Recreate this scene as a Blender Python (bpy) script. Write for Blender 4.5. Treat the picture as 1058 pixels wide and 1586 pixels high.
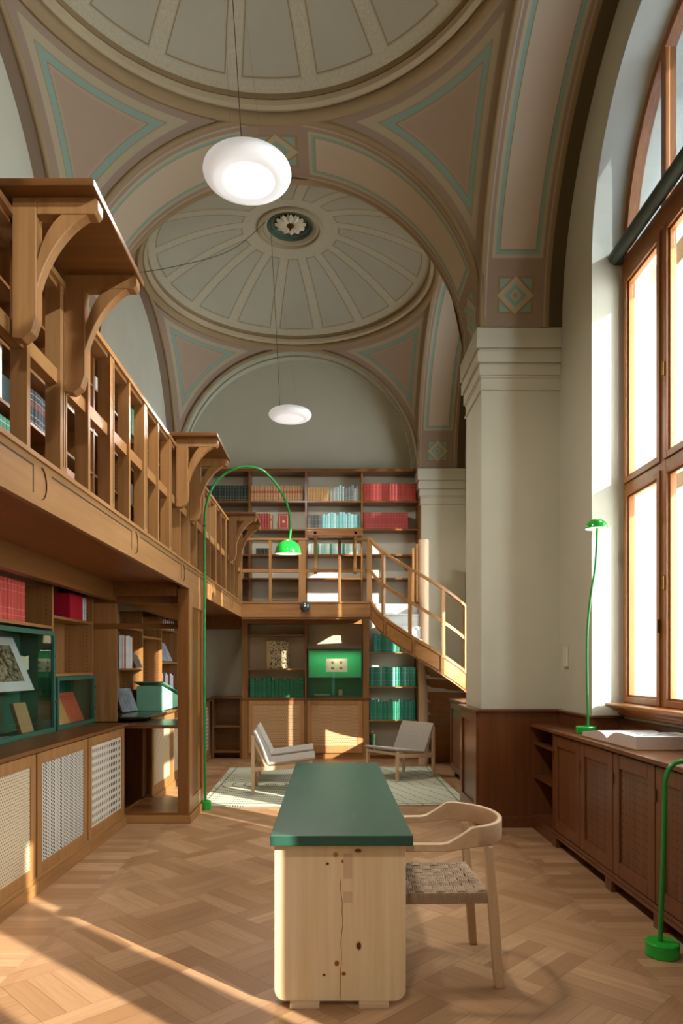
import bpy, bmesh, math, random
from mathutils import Vector, Matrix
random.seed(7)
PI = math.pi
for o in list(bpy.data.objects): bpy.data.objects.remove(o)
SC = bpy.context.scene
COL = SC.collection

# ------------------------------------------------------------------ camera, light, exposure
F = 1080.0; CH = 1.47                       # focal length in pixels of a 1058x1586 frame, eye height
cam = bpy.data.cameras.new('camera'); co = bpy.data.objects.new('camera', cam); COL.objects.link(co)
cam.sensor_fit = 'AUTO'; cam.sensor_width = 36; cam.lens = F/1586*36
cam.shift_x = 17/1586; cam.shift_y = 238/1586; cam.clip_start = .05; cam.clip_end = 200
co.location = (0, 0, CH); co.rotation_euler = (PI/2, 0, 0); SC.camera = co
SC.view_settings.view_transform = 'Standard'; SC.view_settings.look = 'None'
SC.view_settings.gamma = 1; SC.view_settings.use_curve_mapping = False
SC.view_settings.exposure = 1.0
SKY = 8.0; SUN = 8.5; PENW = 34
w = bpy.data.worlds.new('sky'); SC.world = w; w.use_nodes = True
w.node_tree.nodes['Background'].inputs[0].default_value = (.86, .93, 1.0, 1)
w.node_tree.nodes['Background'].inputs[1].default_value = SKY
sl = bpy.data.lights.new('sun', 'SUN'); so = bpy.data.objects.new('sun', sl); COL.objects.link(so)
sl.energy = SUN; sl.angle = math.radians(.53); sl.color = (1, .95, .87)
so.rotation_euler = Vector((-.76, .65, -.41)).to_track_quat('-Z', 'Y').to_euler()
for cy in (-.12, 4.45, 9.02):               # daylight portals in the three windows
    pl = bpy.data.lights.new('window_portal', 'AREA'); po = bpy.data.objects.new('window_portal', pl); COL.objects.link(po)
    pl.shape = 'RECTANGLE'; pl.size = 5.0; pl.size_y = 2.4; pl.cycles.is_portal = True
    po.location = (3.02, cy, 3.6); po.rotation_euler = (0, PI/2, 0)

# ------------------------------------------------------------------ material helpers
def lin(c):
    if isinstance(c, str): c = tuple(int(c[i:i+2], 16) for i in (0, 2, 4))
    return tuple(((v/255)/12.92 if v/255 <= .04045 else ((v/255+.055)/1.055)**2.4) for v in c) + (1,)
class NT:
    def __init__(s, name, rough=.6, spec=.4):
        s.m = bpy.data.materials.new(name); s.m.use_nodes = True; s.t = s.m.node_tree
        s.b = s.t.nodes['Principled BSDF']; s.b.inputs['Roughness'].default_value = rough
        s.b.inputs['Specular IOR Level'].default_value = spec
    def n(s, typ, **k):
        x = s.t.nodes.new(typ)
        for a, v in k.items(): setattr(x, a, v)
        return x
    def link(s, a, b): s.t.links.new(a, b)
    def put(s, sock, v):
        if isinstance(v, E): s.link(v.o, sock)
        elif isinstance(v, (int, float)): sock.default_value = v
        elif hasattr(v, 'is_output'): s.link(v, sock)
        else: sock.default_value = v
    def op(s, o, a, b=0, c=0):
        x = s.n('ShaderNodeMath', operation=o); s.put(x.inputs[0], a); s.put(x.inputs[1], b)
        if o in ('MULTIPLY_ADD', 'SMOOTH_MIN'): s.put(x.inputs[2], c)
        return E(s, x.outputs[0])
    def xyz(s, src='Object'):
        tc = s.n('ShaderNodeTexCoord'); sp = s.n('ShaderNodeSeparateXYZ'); s.link(tc.outputs[src], sp.inputs[0])
        s.tc = tc.outputs[src]
        return [E(s, sp.outputs[i]) for i in range(3)]
    def vec(s, x, y, z):
        c = s.n('ShaderNodeCombineXYZ')
        for i, v in enumerate((x, y, z)): s.put(c.inputs[i], v)
        return E(s, c.outputs[0])
    def noise(s, v, scale=5, detail=3, rough=.5):
        x = s.n('ShaderNodeTexNoise'); s.put(x.inputs['Vector'], v); x.inputs['Scale'].default_value = scale
        x.inputs['Detail'].default_value = detail; x.inputs['Roughness'].default_value = rough
        return E(s, x.outputs[0])
    def white(s, v):
        x = s.n('ShaderNodeTexWhiteNoise', noise_dimensions='3D'); s.put(x.inputs['Vector'], v); return E(s, x.outputs['Value'])
    def mix(s, f, a, b):
        x = s.n('ShaderNodeMix', data_type='RGBA'); s.put(x.inputs[0], f)
        s.put(x.inputs[6], lin(a) if isinstance(a, str) else a); s.put(x.inputs[7], lin(b) if isinstance(b, str) else b)
        return E(s, x.outputs[2])
    def col(s, v): s.put(s.b.inputs['Base Color'], lin(v) if isinstance(v, str) else v)
    def bump(s, h, st=.2, d=.01):
        x = s.n('ShaderNodeBump'); x.inputs['Strength'].default_value = st; x.inputs['Distance'].default_value = d
        s.put(x.inputs['Height'], h); s.link(x.outputs[0], s.b.inputs['Normal'])
class E:
    def __init__(s, t, o): s.t, s.o = t, o
    def __add__(s, b): return s.t.op('ADD', s, b)
    def __sub__(s, b): return s.t.op('SUBTRACT', s, b)
    def __rsub__(s, b): return s.t.op('SUBTRACT', b, s)
    def __mul__(s, b): return s.t.op('MULTIPLY', s, b)
    def __truediv__(s, b): return s.t.op('DIVIDE', s, b)
    def abs(s): return s.t.op('ABSOLUTE', s)
    def frac(s): return s.t.op('FRACT', s)
    def floor(s): return s.t.op('FLOOR', s)
    def gt(s, b): return s.t.op('GREATER_THAN', s, b)
    def lt(s, b): return s.t.op('LESS_THAN', s, b)
    def min(s, b): return s.t.op('MINIMUM', s, b)
    def max(s, b): return s.t.op('MAXIMUM', s, b)
    def band(s, a, b): return s.gt(a) * s.lt(b)
MATS = {}
def flat(name, c, rough=.6, spec=.4, metal=0, vary=.06, scale=6):
    if name in MATS: return MATS[name]
    t = NT(name, rough, spec); t.xyz(); n = t.noise(t.tc, scale, 4)
    a = lin(c); lo = tuple(v*(1-vary*2) for v in a[:3])+(1,); hi = tuple(min(1, v*(1+vary*2)) for v in a[:3])+(1,)
    t.col(t.mix(n, lo, hi)); t.b.inputs['Metallic'].default_value = metal; MATS[name] = t.m
    return t.m
def wood(name, light, dark, axis='z', rough=.42, fine=1.0, spec=.4):
    k = name+'_'+axis
    if k in MATS: return MATS[k]
    t = NT(k, rough, spec); x, y, z = t.xyz()
    s = {'x': (1.2, 22, 22), 'y': (22, 1.2, 22), 'z': (22, 22, 1.2)}[axis]
    v = t.vec(x*s[0]*fine, y*s[1]*fine, z*s[2]*fine)
    n1 = t.noise(v, 1, 5, .6); n2 = t.noise(t.tc, 2.2, 2)
    f = (n1*1.5-.35)*.75 + n2*.25
    t.col(t.mix(f, light, dark)); t.bump(n1, .08, .004); MATS[k] = t.m
    return t.m
OAK = ('AC7C49', '754B24')
def oak(ax='z'): return wood('oak', *OAK, axis=ax, rough=.38)
def oakd(ax='z'): return wood('dark_oak', '875626', '4E2C12', axis=ax, rough=.33)
def mahog(ax='z'): return wood('mahogany', '7A4827', '422310', axis=ax, rough=.28)
def pale(ax='z'): return wood('pale_ash', 'D9BC9A', 'B9926B', axis=ax, rough=.5)
def winwood(ax='z'): return wood('window_wood', 'A56A38', '7A4520', axis=ax, rough=.3)

# ------------------------------------------------------------------ mesh helpers
def BM(): return bmesh.new()
def box(bm, x0, x1, y0, y1, z0, z1, mi=0):
    vs = [bm.verts.new(p) for p in ((x0,y0,z0),(x1,y0,z0),(x1,y1,z0),(x0,y1,z0),(x0,y0,z1),(x1,y0,z1),(x1,y1,z1),(x0,y1,z1))]
    for f in ((0,3,2,1),(4,5,6,7),(0,1,5,4),(1,2,6,5),(2,3,7,6),(3,0,4,7)):
        fc = bm.faces.new([vs[i] for i in f]); fc.material_index = mi
    return vs
def prism(bm, pts, axis, a0, a1, mi=0):
    """polygon pts (2d) extruded along axis: x -> pts are (y,z); y -> (x,z); z -> (x,y)"""
    def P(p, a): return {'x': (a, p[0], p[1]), 'y': (p[0], a, p[1]), 'z': (p[0], p[1], a)}[axis]
    A = [bm.verts.new(P(p, a0)) for p in pts]; B = [bm.verts.new(P(p, a1)) for p in pts]; n = len(pts)
    fs = [bm.faces.new(A), bm.faces.new(B[::-1])]
    for i in range(n): fs.append(bm.faces.new((A[i], B[i], B[(i+1) % n], A[(i+1) % n])))
    for f in fs: f.material_index = mi
    bmesh.ops.recalc_face_normals(bm, faces=fs)
    if n > 4: bmesh.ops.triangulate(bm, faces=fs[:2])
    return A+B
def sweep(bm, pts, prof, closed=False, up=(0,0,1), mi=0):
    """sweep a closed 2d profile (side, up) along pts"""
    pts = [Vector(p) for p in pts]; n = len(pts); rings = []
    for i, p in enumerate(pts):
        a = pts[(i-1) % n] if (closed or i > 0) else p; b = pts[(i+1) % n] if (closed or i < n-1) else p
        t = (b-a).normalized(); u = Vector(up[i] if isinstance(up, list) else up); s = t.cross(u)
        if s.length < 1e-4: s = t.cross(Vector((0,1,.01)))
        s.normalize(); u2 = s.cross(t).normalized()
        pr = prof[i] if isinstance(prof[0], list) else prof
        rings.append([bm.verts.new(p+s*q[0]+u2*q[1]) for q in pr])
    m = len(rings[0]); fs = []
    for i in range(n if closed else n-1):
        A, B = rings[i], rings[(i+1) % n]
        for j in range(m): fs.append(bm.faces.new((A[j], A[(j+1) % m], B[(j+1) % m], B[j])))
    if not closed: fs += [bm.faces.new(rings[0][::-1]), bm.faces.new(rings[-1])]
    for f in fs: f.material_index = mi
    bmesh.ops.recalc_face_normals(bm, faces=fs)
def circ(r, n=10, ry=None): return [(r*math.cos(2*PI*i/n), (ry or r)*math.sin(2*PI*i/n)) for i in range(n)]
def rect(w, h): return [(-w/2,-h/2),(w/2,-h/2),(w/2,h/2),(-w/2,h/2)]
def tube(bm, pts, r, n=10, closed=False, mi=0):
    P = [Vector(p) for p in pts]; ups = []      # parallel-transported frame, so the tube never pinches
    for i in range(len(P)):
        t = (P[min(i+1, len(P)-1)]-P[max(i-1, 0)]).normalized()
        u = ups[-1] if ups else (Vector((0,1,0)) if abs(t.y) < .7 else Vector((1,0,0)))
        ups.append((u-t*u.dot(t)).normalized())
    sweep(bm, P, circ(r, n), closed, up=ups, mi=mi)
def lathe(bm, prof, c=(0,0,0), n=48, mi=0, a0=0, a1=2*PI):
    full = abs(a1-a0-2*PI) < 1e-6; k = n if full else n+1; rings = []; fs = []
    for i in range(k):
        a = a0+(a1-a0)*i/n
        rings.append([bm.verts.new((c[0]+r*math.cos(a), c[1]+r*math.sin(a), c[2]+z)) for r, z in prof])
    for i in range(n):
        A, B = rings[i], rings[(i+1) % k]
        for j in range(len(prof)-1):
            vs = [A[j], B[j], B[j+1], A[j+1]]
            fs.append(bm.faces.new(vs))
    for f in fs: f.material_index = mi
    bmesh.ops.remove_doubles(bm, verts=[v for r in rings for v in r], dist=1e-5)
def xf(bm, M, start=0):
    bm.verts.ensure_lookup_table(); bmesh.ops.transform(bm, matrix=M, verts=bm.verts[start:])
W = {}
def kids(o): return [c for c in bpy.data.objects if c.parent == o]
def obj(name, bm, mats, parent=None, smooth=False, local=False, bevel=0, origin=None):
    if not isinstance(mats, (list, tuple)): mats = [mats]
    me = bpy.data.meshes.new(name); o = bpy.data.objects.new(name, me); COL.objects.link(o)
    if parent is not None:
        o.parent = parent; W[o] = W.get(parent, Vector((0,0,0)))
        if not local: bmesh.ops.translate(bm, verts=bm.verts, vec=-W[o])
    elif not local:
        if origin is None:
            xs = [v.co for v in bm.verts]
            origin = Vector(((min(v.x for v in xs)+max(v.x for v in xs))/2, (min(v.y for v in xs)+max(v.y for v in xs))/2, min(v.z for v in xs)))
        origin = Vector(origin); bmesh.ops.translate(bm, verts=bm.verts, vec=-origin); o.location = origin; W[o] = origin
    bm.to_mesh(me); bm.free()
    for m in mats: me.materials.append(m)
    if smooth:
        for p in me.polygons: p.use_smooth = True
        try: me.set_sharp_from_angle(angle=math.radians(40))
        except Exception: pass
    if bevel:
        b = o.modifiers.new('bevel', 'BEVEL'); b.width = bevel; b.segments = 2; b.limit_method = 'ANGLE'
    return o
def tag(o, label, cat, group=None, kind=None):
    o['label'] = label; o['category'] = cat
    if group: o['group'] = group
    if kind: o['kind'] = kind
    return o
def thing(name, loc, label=None, cat=None, group=None, rz=0):
    o = bpy.data.objects.new(name, None); COL.objects.link(o); o.location = loc; o.rotation_euler = (0,0,rz)
    o.empty_display_size = .1; W[o] = Vector(loc)
    if label: tag(o, label, cat, group)
    return o
def struct(o): o['kind'] = 'structure'; return o
def dup(root, loc, rz=None, label=None, group=None):
    r = root.copy(); COL.objects.link(r); r.location = loc
    if rz is not None: r.rotation_euler = (0,0,rz)
    if label: r['label'] = label
    if group: r['group'] = group
    for ch in kids(root):
        c = ch.copy(); COL.objects.link(c); c.parent = r
        for g in kids(ch):
            d = g.copy(); COL.objects.link(d); d.parent = c
    return r

# ------------------------------------------------------------------ surfaces
def plaster(name, c, rough=.85, vary=.05):
    return flat(name, c, rough, .25, 0, vary, 1.6)
WALL = plaster('wall_paint', 'C2BEAA'); CREAM = plaster('capital_stone', 'C6C2AF')
BROWNROLL = plaster('arch_moulding_paint', '9B8361'); DARKBAND = plaster('olive_band', '5B5039')
PINK, PINK2, TEAL, CRM, OCH = '9F8A76', '917B68', '84A092', 'B0A184', '957C59'
BAYS = (-.12, 4.45, 9.02); CX = -.52; H = 1.9; SPR = 4.54; XL = CX-H; XR = CX+H

def floor_mat():
    t = NT('parquet_floor', .34, .45); x, y, z = t.xyz()
    def planks(u, v, L, n, salt):
        cu, cv = (u/L).floor(), (v/L).floor()
        par = ((cu+cv)*.5).frac().gt(.25)
        fu, fv = (u/L).frac(), (v/L).frac()
        a = fu*(1-par)+fv*par                 # across the planks
        l = fv*(1-par)+fu*par
        pk = (a*n).floor(); rnd = t.white(t.vec(cu+salt, cv, pk))
        edge = ((a*n).frac()-.5).abs().gt(.485).max((l-.5).abs().gt(.496))
        return a*L, l*L, rnd, edge
    u = (x+y)*.7071; v = (y-x)*.7071
    a, l, r, e = planks(u+.13, v+.2, .44, 4, 0)
    g = t.noise(t.vec(a*60+r*37, l*3.2+r*11, r*9), 1, 5, .62)
    # border planks
    r2 = t.white(t.vec((y*10).floor(), (x*1.1+((y*10).floor()*.37)).floor(), 3))
    g2 = t.noise(t.vec(x*3.2+r2*7, y*60, r2*5), 1, 5, .62); e2 = ((y*10).frac()-.5).abs().gt(.485)
    xa = x.abs(); bd = x.lt(-1.53).max(x.gt(1.53)); ln = (xa-1.50).abs().lt(.03)
    R = r*(1-bd)+r2*bd; G = g*(1-bd)+g2*bd; Eg = e*(1-bd)+e2*bd
    c = t.mix(R, 'C39C74', '99724D'); c2 = t.mix(((G-.32)*2.4), c, lin('94694A'))
    mixc = t.mix(.32, c, c2); big = t.mix(G*.55, mixc, lin('8A6140'))
    c3 = t.mix(ln*.18, big, lin('7A5030')); c4 = t.mix(Eg*.55, c3, lin('57361C'))
    t.col(c4); t.put(t.b.inputs['Roughness'], G*.25+.27); t.bump(G*.3-Eg, .12, .003)
    return t.m
def soffit_mat(name, axis, half, ang0=.02, centre_diamond=True):
    """painted barrel arch: axis = the axis the arch runs along ('y' transverse, 'x' wall arch); object origin = arch centre"""
    t = NT(name, .85, .2); x, y, z = t.xyz()
    v = (y if axis == 'y' else x).abs(); hcoord = (x if axis == 'y' else y)
    u = t.op('ARCTAN2', z, hcoord.abs()) * H       # arc length above the springing
    top = PI/2*H
    base = t.mix(t.noise(t.tc, 2.5, 3), PINK, PINK2)
    def over(mask, c):
        nonlocal base; base = t.mix(mask, base, lin(c))
    u1 = .28; over(v.band(half*.86, half*.90), CRM); over(v.band(half*.955, half*1.1), OCH)
    # long panel
    d = (v*-1+half*.66).min(u-.62).min(u*-1+top-(.34 if centre_diamond else -9))
    over(d.gt(-.03), CRM); over(d.gt(0), TEAL); over(d.gt(.032), OCH); over(d.gt(.04), 'B9A78F')
    for uc in ((u1,) + ((top,) if centre_diamond else ())):
        q = (u-uc).abs(); r = q.max(v); s = q+v; D = half*.55
        over(r.lt(D), OCH); over(r.lt(D*.86)*s.gt(D*1.13), TEAL); over(s.lt(D), CRM); over(s.lt(D*.62), TEAL); over(s.lt(D*.34), CRM); over(s.lt(D*.2), PINK)
    t.col(base); return t.m
def pend_mat():
    t = NT('painted_pendentive', .85, .2); x, y, z = t.xyz()
    d = t.op('SMOOTH_MIN', ((x.abs()*-1+H)*1.41).min((y.abs()*-1+H)*1.41), (z*-1+H)*1.41, .03)
    base = t.mix(t.noise(t.tc, 2.5, 3), PINK, PINK2)
    for a, c in ((.04, '9A8470'), (.105, CRM), (.165, 'A08866'), (.175, TEAL), (.228, OCH), (.235, 'AC967F'), (.26, 'A8907A')):
        base = t.mix(d.gt(a), base, lin(c))
    n = t.noise(t.tc, 3, 4); t.col(t.mix(n*.35, base, lin('8F7D69'))); return t.m
def dome_mat(R):
    t = NT('painted_dome', .85, .2); x, y, z = t.xyz()
    r = t.op('SQRT', x*x+y*y); a = t.op('ARCTAN2', y, x)/(2*PI)*16+16
    f = ((a.frac())-.5).abs()                      # 0 at rib centre with +.5 phase
    dist = f*(2*PI/16)*r
    rib = dist.lt(r*.012+.03); line = dist.band(.0, 0) 
    panel = t.mix(t.noise(t.tc, 1.8, 4), 'A29B86', 'B0A995')
    edge = (dist-(r*.012+.05)).min(R+.06-.09-r).min(r-.62)
    c = t.mix(edge.gt(.0)*edge.lt(.012), panel, lin('8F7D5C'))
    c = t.mix(edge.lt(-.012), c, lin('BDB49C'))
    # beading
    k = t.noise(t.tc, 42, 1); bead = (edge.lt(-.012))*k
    c = t.mix(bead*.7, c, lin('A09478')); c = t.mix(r.lt(.52), c, lin('B5AA90'))
    t.col(c); t.bump(bead, .5, .01); return t.m
FLOOR = floor_mat()
SOFF_T = soffit_mat('painted_transverse_arch', 'y', .385)
SOFF_W = soffit_mat('painted_wall_arch', 'x', .30, centre_diamond=False)
PEND = pend_mat(); DOME = dome_mat(1.72)

# ------------------------------------------------------------------ setting: floor
bm = BM(); box(bm, -2.6, 2.36, -2.6, 11.4, -.1, 0); struct(obj('floor', bm, FLOOR, origin=(0,0,0)))

# ------------------------------------------------------------------ setting: ceiling
ceil = struct(thing('ceiling', (CX, 4.45, SPR)))
def arch_strip(bm, cx, cy, cz, r, axis, a0, a1, n=64, r2=None):
    """barrel between a0 and a1 along axis, radius r, thickness outwards to r2"""
    r2 = r2 or r+.25; rings = []
    for i in range(n+1):
        th = PI*i/n; ring = []
        for rr, a in ((r, a0), (r, a1), (r2, a1), (r2, a0)):
            c, s = rr*math.cos(th), rr*math.sin(th)
            ring.append(bm.verts.new((cx+c, a, cz+s) if axis == 'y' else (a, cy+c, cz+s)))
        rings.append(ring)
    fs = []
    for i in range(n):
        A, B = rings[i], rings[i+1]
        for j in range(4): fs.append(bm.faces.new((A[j], B[j], B[(j+1) % 4], A[(j+1) % 4])))
    bmesh.ops.recalc_face_normals(bm, faces=fs)
def child_at(name, bm, mat, centre, smooth=True, parent=None):
    parent = parent or ceil; c = Vector(centre)
    bmesh.ops.translate(bm, verts=bm.verts, vec=-c)
    o = obj(name, bm, mat, parent, smooth=smooth, local=True); o.location = c-W[parent]; return o
def arc_pts(cx, cy, cz, r, axis, a, n=64, dz=0):
    return [((cx+r*math.cos(PI*i/n), a, cz+r*math.sin(PI*i/n)) if axis == 'y' else (a, cy+r*math.cos(PI*i/n), cz+r*math.sin(PI*i/n))) for i in range(n+1)]
for cy in BAYS:
    # pendentives: sphere of radius H*sqrt2 inside the square, below the ring
    bm = BM(); RR = H*math.sqrt(2); N = 160; M = 16; rings = []
    for i in range(N):
        a = 2*PI*i/N; sq = H/max(abs(math.cos(a)), abs(math.sin(a))); ring = []
        for j in range(M+1):
            k = j/M; r = (H-.02)*(1-k)+sq*k; z = math.sqrt(max(0, RR*RR-r*r))
            ring.append(bm.verts.new((r*math.cos(a), r*math.sin(a), z)))
        rings.append(ring)
    for i in range(N):
        for j in range(M): bm.faces.new((rings[i][j], rings[i][j+1], rings[(i+1) % N][j+1], rings[(i+1) % N][j]))
    bmesh.ops.translate(bm, verts=bm.verts, vec=(CX, cy, SPR))
    child_at('pendentive', bm, PEND, (CX, cy, SPR))
    # ring cornice
    bm = BM()
    lathe(bm, [(1.95,-.03),(1.9,-.05),(1.865,-.03),(1.85,.01),(1.86,.04)], (CX,cy,SPR+H), 96, 0)
    lathe(bm, [(1.86,.04),(1.83,.03),(1.80,.05),(1.79,.09),(1.80,.10)], (CX,cy,SPR+H), 96, 1)
    lathe(bm, [(1.80,.10),(1.79,.10),(1.785,.12),(1.78,.14),(1.775,.16)], (CX,cy,SPR+H), 96, 2)
    child_at('dome_cornice', bm, [BROWNROLL, plaster('cornice_buff', 'B3A283'), plaster('cornice_brown', '8C7553')], (CX, cy, SPR+H))
    # dome (shallow cap) with oculus hole
    bm = BM(); prof = []
    for i in range(21):
        r = 1.78-(1.78-.40)*i/20; prof.append((r, .14+.58*(1-(r/1.78)**2)))
    lathe(bm, prof, (CX,cy,SPR+H), 128)
    child_at('dome', bm, DOME, (CX, cy, SPR+H))
    zt = prof[-1][1]
    bm = BM()
    lathe(bm, [(.43,zt-.012),(.42,zt-.035),(.385,zt-.04),(.37,zt-.01),(.34,zt-.015),(.315,zt+.005),(.30,zt+.02)], (CX,cy,SPR+H), 64, 0)
    lathe(bm, [(.30,zt+.02),(.285,zt+.0),(.27,zt+.01),(.262,zt+.035),(.245,zt+.03),(.23,zt+.045),(.22,zt+.065)], (CX,cy,SPR+H), 64, 1)
    lathe(bm, [(.22,zt+.065),(0.0001,zt+.07)], (CX,cy,SPR+H), 64, 2)
    oc = child_at('oculus_moulding', bm, [plaster('oculus_buff', 'A89A7C'), plaster('oculus_green', '4E5F50'), plaster('oculus_dark', '5A4A35')], (CX, cy, SPR+H))
    # acanthus rosette
    bm = BM()
    for k in range(12):
        a = 2*PI*k/12; prev = None
        for j in range(7):
            r = .03+.17*j/6; wd = .062*math.sin(PI*min(.93, (j+.8)/7))+.005; zz = -.02-.03*math.sin(PI*j/6*.9)
            c = Vector((r*math.cos(a), r*math.sin(a), zz)); s = Vector((-math.sin(a), math.cos(a), 0))*wd
            cur = [bm.verts.new(c-s+Vector((0,0,.015))), bm.verts.new(c-Vector((0,0,.012))), bm.verts.new(c+s+Vector((0,0,.015)))]
            if prev:
                for q in range(2): bm.faces.new((prev[q], cur[q], cur[q+1], prev[q+1]))
            prev = cur
    bmesh.ops.translate(bm, verts=bm.verts, vec=(CX, cy, SPR+H+zt+.068)); ro = child_at('rosette', bm, plaster('rosette_cream', 'CFC3A8'), (CX,cy,SPR+H))
    bm = BM(); lathe(bm, [(.0001,-.09),(.01,-.085),(.016,-.06),(.01,-.04),(.045,-.035),(.05,-.0)], (CX,cy,SPR+H+zt+.055), 20)
    child_at('rosette_boss', bm, flat('old_brass', '7A5A2C', .35, .5, 1), (CX,cy,SPR+H))
for cy in BAYS[:2]:
    ya, yb = cy+H, cy+H+.77
    bm = BM(); arch_strip(bm, CX, 0, SPR, H, 'y', ya, yb); child_at('transverse_arch', bm, SOFF_T, (CX, (ya+yb)/2, SPR))
    for a, s in ((ya, -1), (yb, 1)):
        bm = BM(); tube(bm, arc_pts(CX,0,SPR,H+.012,'y',a+s*.012), .026, 10)
        child_at('arch_moulding', bm, BROWNROLL, (CX, a, SPR))
        bm = BM(); tube(bm, arc_pts(CX,0,SPR,H+.075,'y',a+s*.006), .014, 8)
        child_at('arch_moulding', bm, plaster('cornice_buff', 'B3A283'), (CX, a, SPR))
# end bands
for a0, a1, am in ((10.92, 11.3, 10.92), (-2.4, -2.02, -2.02)):
    bm = BM(); arch_strip(bm, CX, 0, SPR, H-.03, 'y', a0, a1); child_at('transverse_arch', bm, plaster('band_grey_green', 'B9BBA6'), (CX, (a0+a1)/2, SPR))
    for rr, rad in ((H-.02, .03), (H+.06, .016), (H-.10, .012)):
        bm = BM(); tube(bm, arc_pts(CX,0,SPR,rr,'y',am - (.01 if am > 0 else -.01) + (.06 if rr < H-.05 else 0)), rad, 10)
        child_at('arch_moulding', bm, BROWNROLL, (CX, am, SPR))
for cy in BAYS:
    bm = BM(); arch_strip(bm, 0, cy, SPR, H-.03, 'x', XR, XR+.60); child_at('wall_arch', bm, SOFF_W, (XR+.29, cy, SPR))
    bm = BM(); arch_strip(bm, 0, cy, SPR, H-.03, 'x', XR+.60, XR+.75); child_at('wall_arch_band', bm, DARKBAND, (XR+.67, cy, SPR))
    bm = BM(); arch_strip(bm, 0, cy, SPR, H-.02, 'x', XL-.13, XL); child_at('wall_arch', bm, plaster('arch_pinkish', PINK2), (XL, cy, SPR))
    for xa, s in ((XR, -1), (XL, 1)):
        for rr, rad in ((H-.01, .026), (H+.05, .014)):
            bm = BM(); tube(bm, arc_pts(0,cy,SPR,rr,'x',xa+s*.012), rad, 10)
            child_at('arch_moulding', bm, BROWNROLL if rad > .02 else plaster('cornice_buff', 'B3A283'), (xa, cy, SPR))
# light-tight roof slab above the vaults
bm = BM(); box(bm, -2.9, 3.0, -2.7, 11.7, 7.6, 7.75); child_at('roof_slab', bm, WALL, (CX, 4.45, 7.6), smooth=False)

# ------------------------------------------------------------------ setting: walls
wl = struct(thing('wall_left', (-2.55, 4.45, 0)))
bm = BM(); box(bm, -2.9, XL-.12, -2.7, 11.7, 0, 7.6); obj('wall_surface', bm, WALL, wl)
for cy in BAYS[:2]:
    bm = BM(); box(bm, XL-.12, XL, cy+H, cy+H+.77, 4.14, SPR); obj('pier', bm, WALL, wl)
wb = struct(thing('wall_back', (CX, 11.5, 0)))
bm = BM(); box(bm, -2.9, 3.0, 11.3, 11.7, 0, 7.6); obj('wall_surface', bm, WALL, wb)
ww = struct(thing('wall_rear', (CX, -2.5, 0)))
bm = BM(); box(bm, -2.9, 3.0, -2.7, -2.4, 0, 7.6); obj('wall_surface', bm, WALL, ww)
wr = struct(thing('wall_right', (2.5, 4.45, 0)))
XI = 2.1; HW = 1.15; ZW0 = 1.13; ZW1 = 4.75; HA = 1.24
def arch_win(cy, hw, z1, ha, n=36):
    return [(cy+hw*math.cos(PI*i/n), z1+ha*math.sin(PI*i/n)) for i in range(n+1)]
for cy in BAYS:
    bm = BM(); x1 = 3.0
    lo, hi = cy-2.285, cy+2.285
    if cy == BAYS[-1]: hi = 11.7
    if cy == BAYS[0]: lo = -2.7
    box(bm, XI, x1, lo, cy-HW, 0, 7.6); box(bm, XI, x1, cy+HW, hi, 0, 7.6); box(bm, XI+.24, x1, cy-HW, cy+HW, 0, ZW0)
    ap = arch_win(cy, HW, ZW1, HA); half = len(ap)//2
    prism(bm, [(cy+HW, 7.6)] + ap[:half+1] + [(cy, 7.6)], 'x', XI, x1)
    prism(bm, [(cy, 7.6)] + ap[half:] + [(cy-HW, 7.6)], 'x', XI, x1)
    obj('wall_surface', bm, WALL, wr)
def capital(x0, x1, y0, y1, parent):
    bm = BM()
    for z0, z1, e in ((4.36,4.54,.055),(4.335,4.36,.03),(4.23,4.335,.045),(4.215,4.23,.02),(4.12,4.215,.025),(4.10,4.12,.012),(4.0,4.10,.006),(3.985,4.0,.018)):
        box(bm, x0-e, x1, y0-e, y1+e, z0, z1)
    obj('capital', bm, CREAM, parent, bevel=.006)
for cy in BAYS[:2]:
    a, b = cy+H+.0, cy+H+.77
    bm = BM(); box(bm, XR, XI, a+.03, b-.03, 0, SPR); obj('pier', bm, WALL, wr)
    capital(XR, XI, a+.03, b-.03, wr)
bm = BM(); box(bm, XR+.04, XI, 10.9, 11.3, 0, SPR); obj('pier', bm, WALL, wr); capital(XR+.03, XI, 10.9, 11.25, wr)
bm = BM(); box(bm, XR+.04, XI, -2.4, -2.02, 0, SPR); obj('pier', bm, WALL, wr)
# dark wainscot on the piers and walls (trim)
def panel_face(bm, x, y0, y1, z0, z1, fr=.07, t=.02, sx=-1):
    """raised frame around a panel on a plane of constant x (front side sx)"""
    a, b = (x+sx*t, x) if sx < 0 else (x, x+sx*t)
    box(bm, a, b, y0, y0+fr, z0, z1); box(bm, a, b, y1-fr, y1, z0, z1); box(bm, a, b, y0+fr, y1-fr, z1-fr, z1); box(bm, a, b, y0+fr, y1-fr, z0, z0+fr)
k = 0
for cy in BAYS[:2]:
    a, b = cy+H+.03, cy+H+.74; k += 1
    t_ = struct(thing('trim_%d' % k, (XR, a, 0)))
    bm = BM(); box(bm, XR-.04, XI, a-.04, b+.04, .0, 1.05); obj('wainscot_board', bm, mahog('z'), t_)
    bm = BM(); panel_face(bm, XR-.04, a-.04, b+.04, .10, 1.05, .10, .018); obj('panel_frame', bm, mahog('z'), t_, bevel=.004)
    bm = BM(); box(bm, XR-.075, XI+.0, a-.07, b+.07, 1.05, 1.075); box(bm, XR-.055, XI, a-.055, b+.055, 0, .10); obj('cap_moulding', bm, mahog('y'), t_, bevel=.006)
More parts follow.
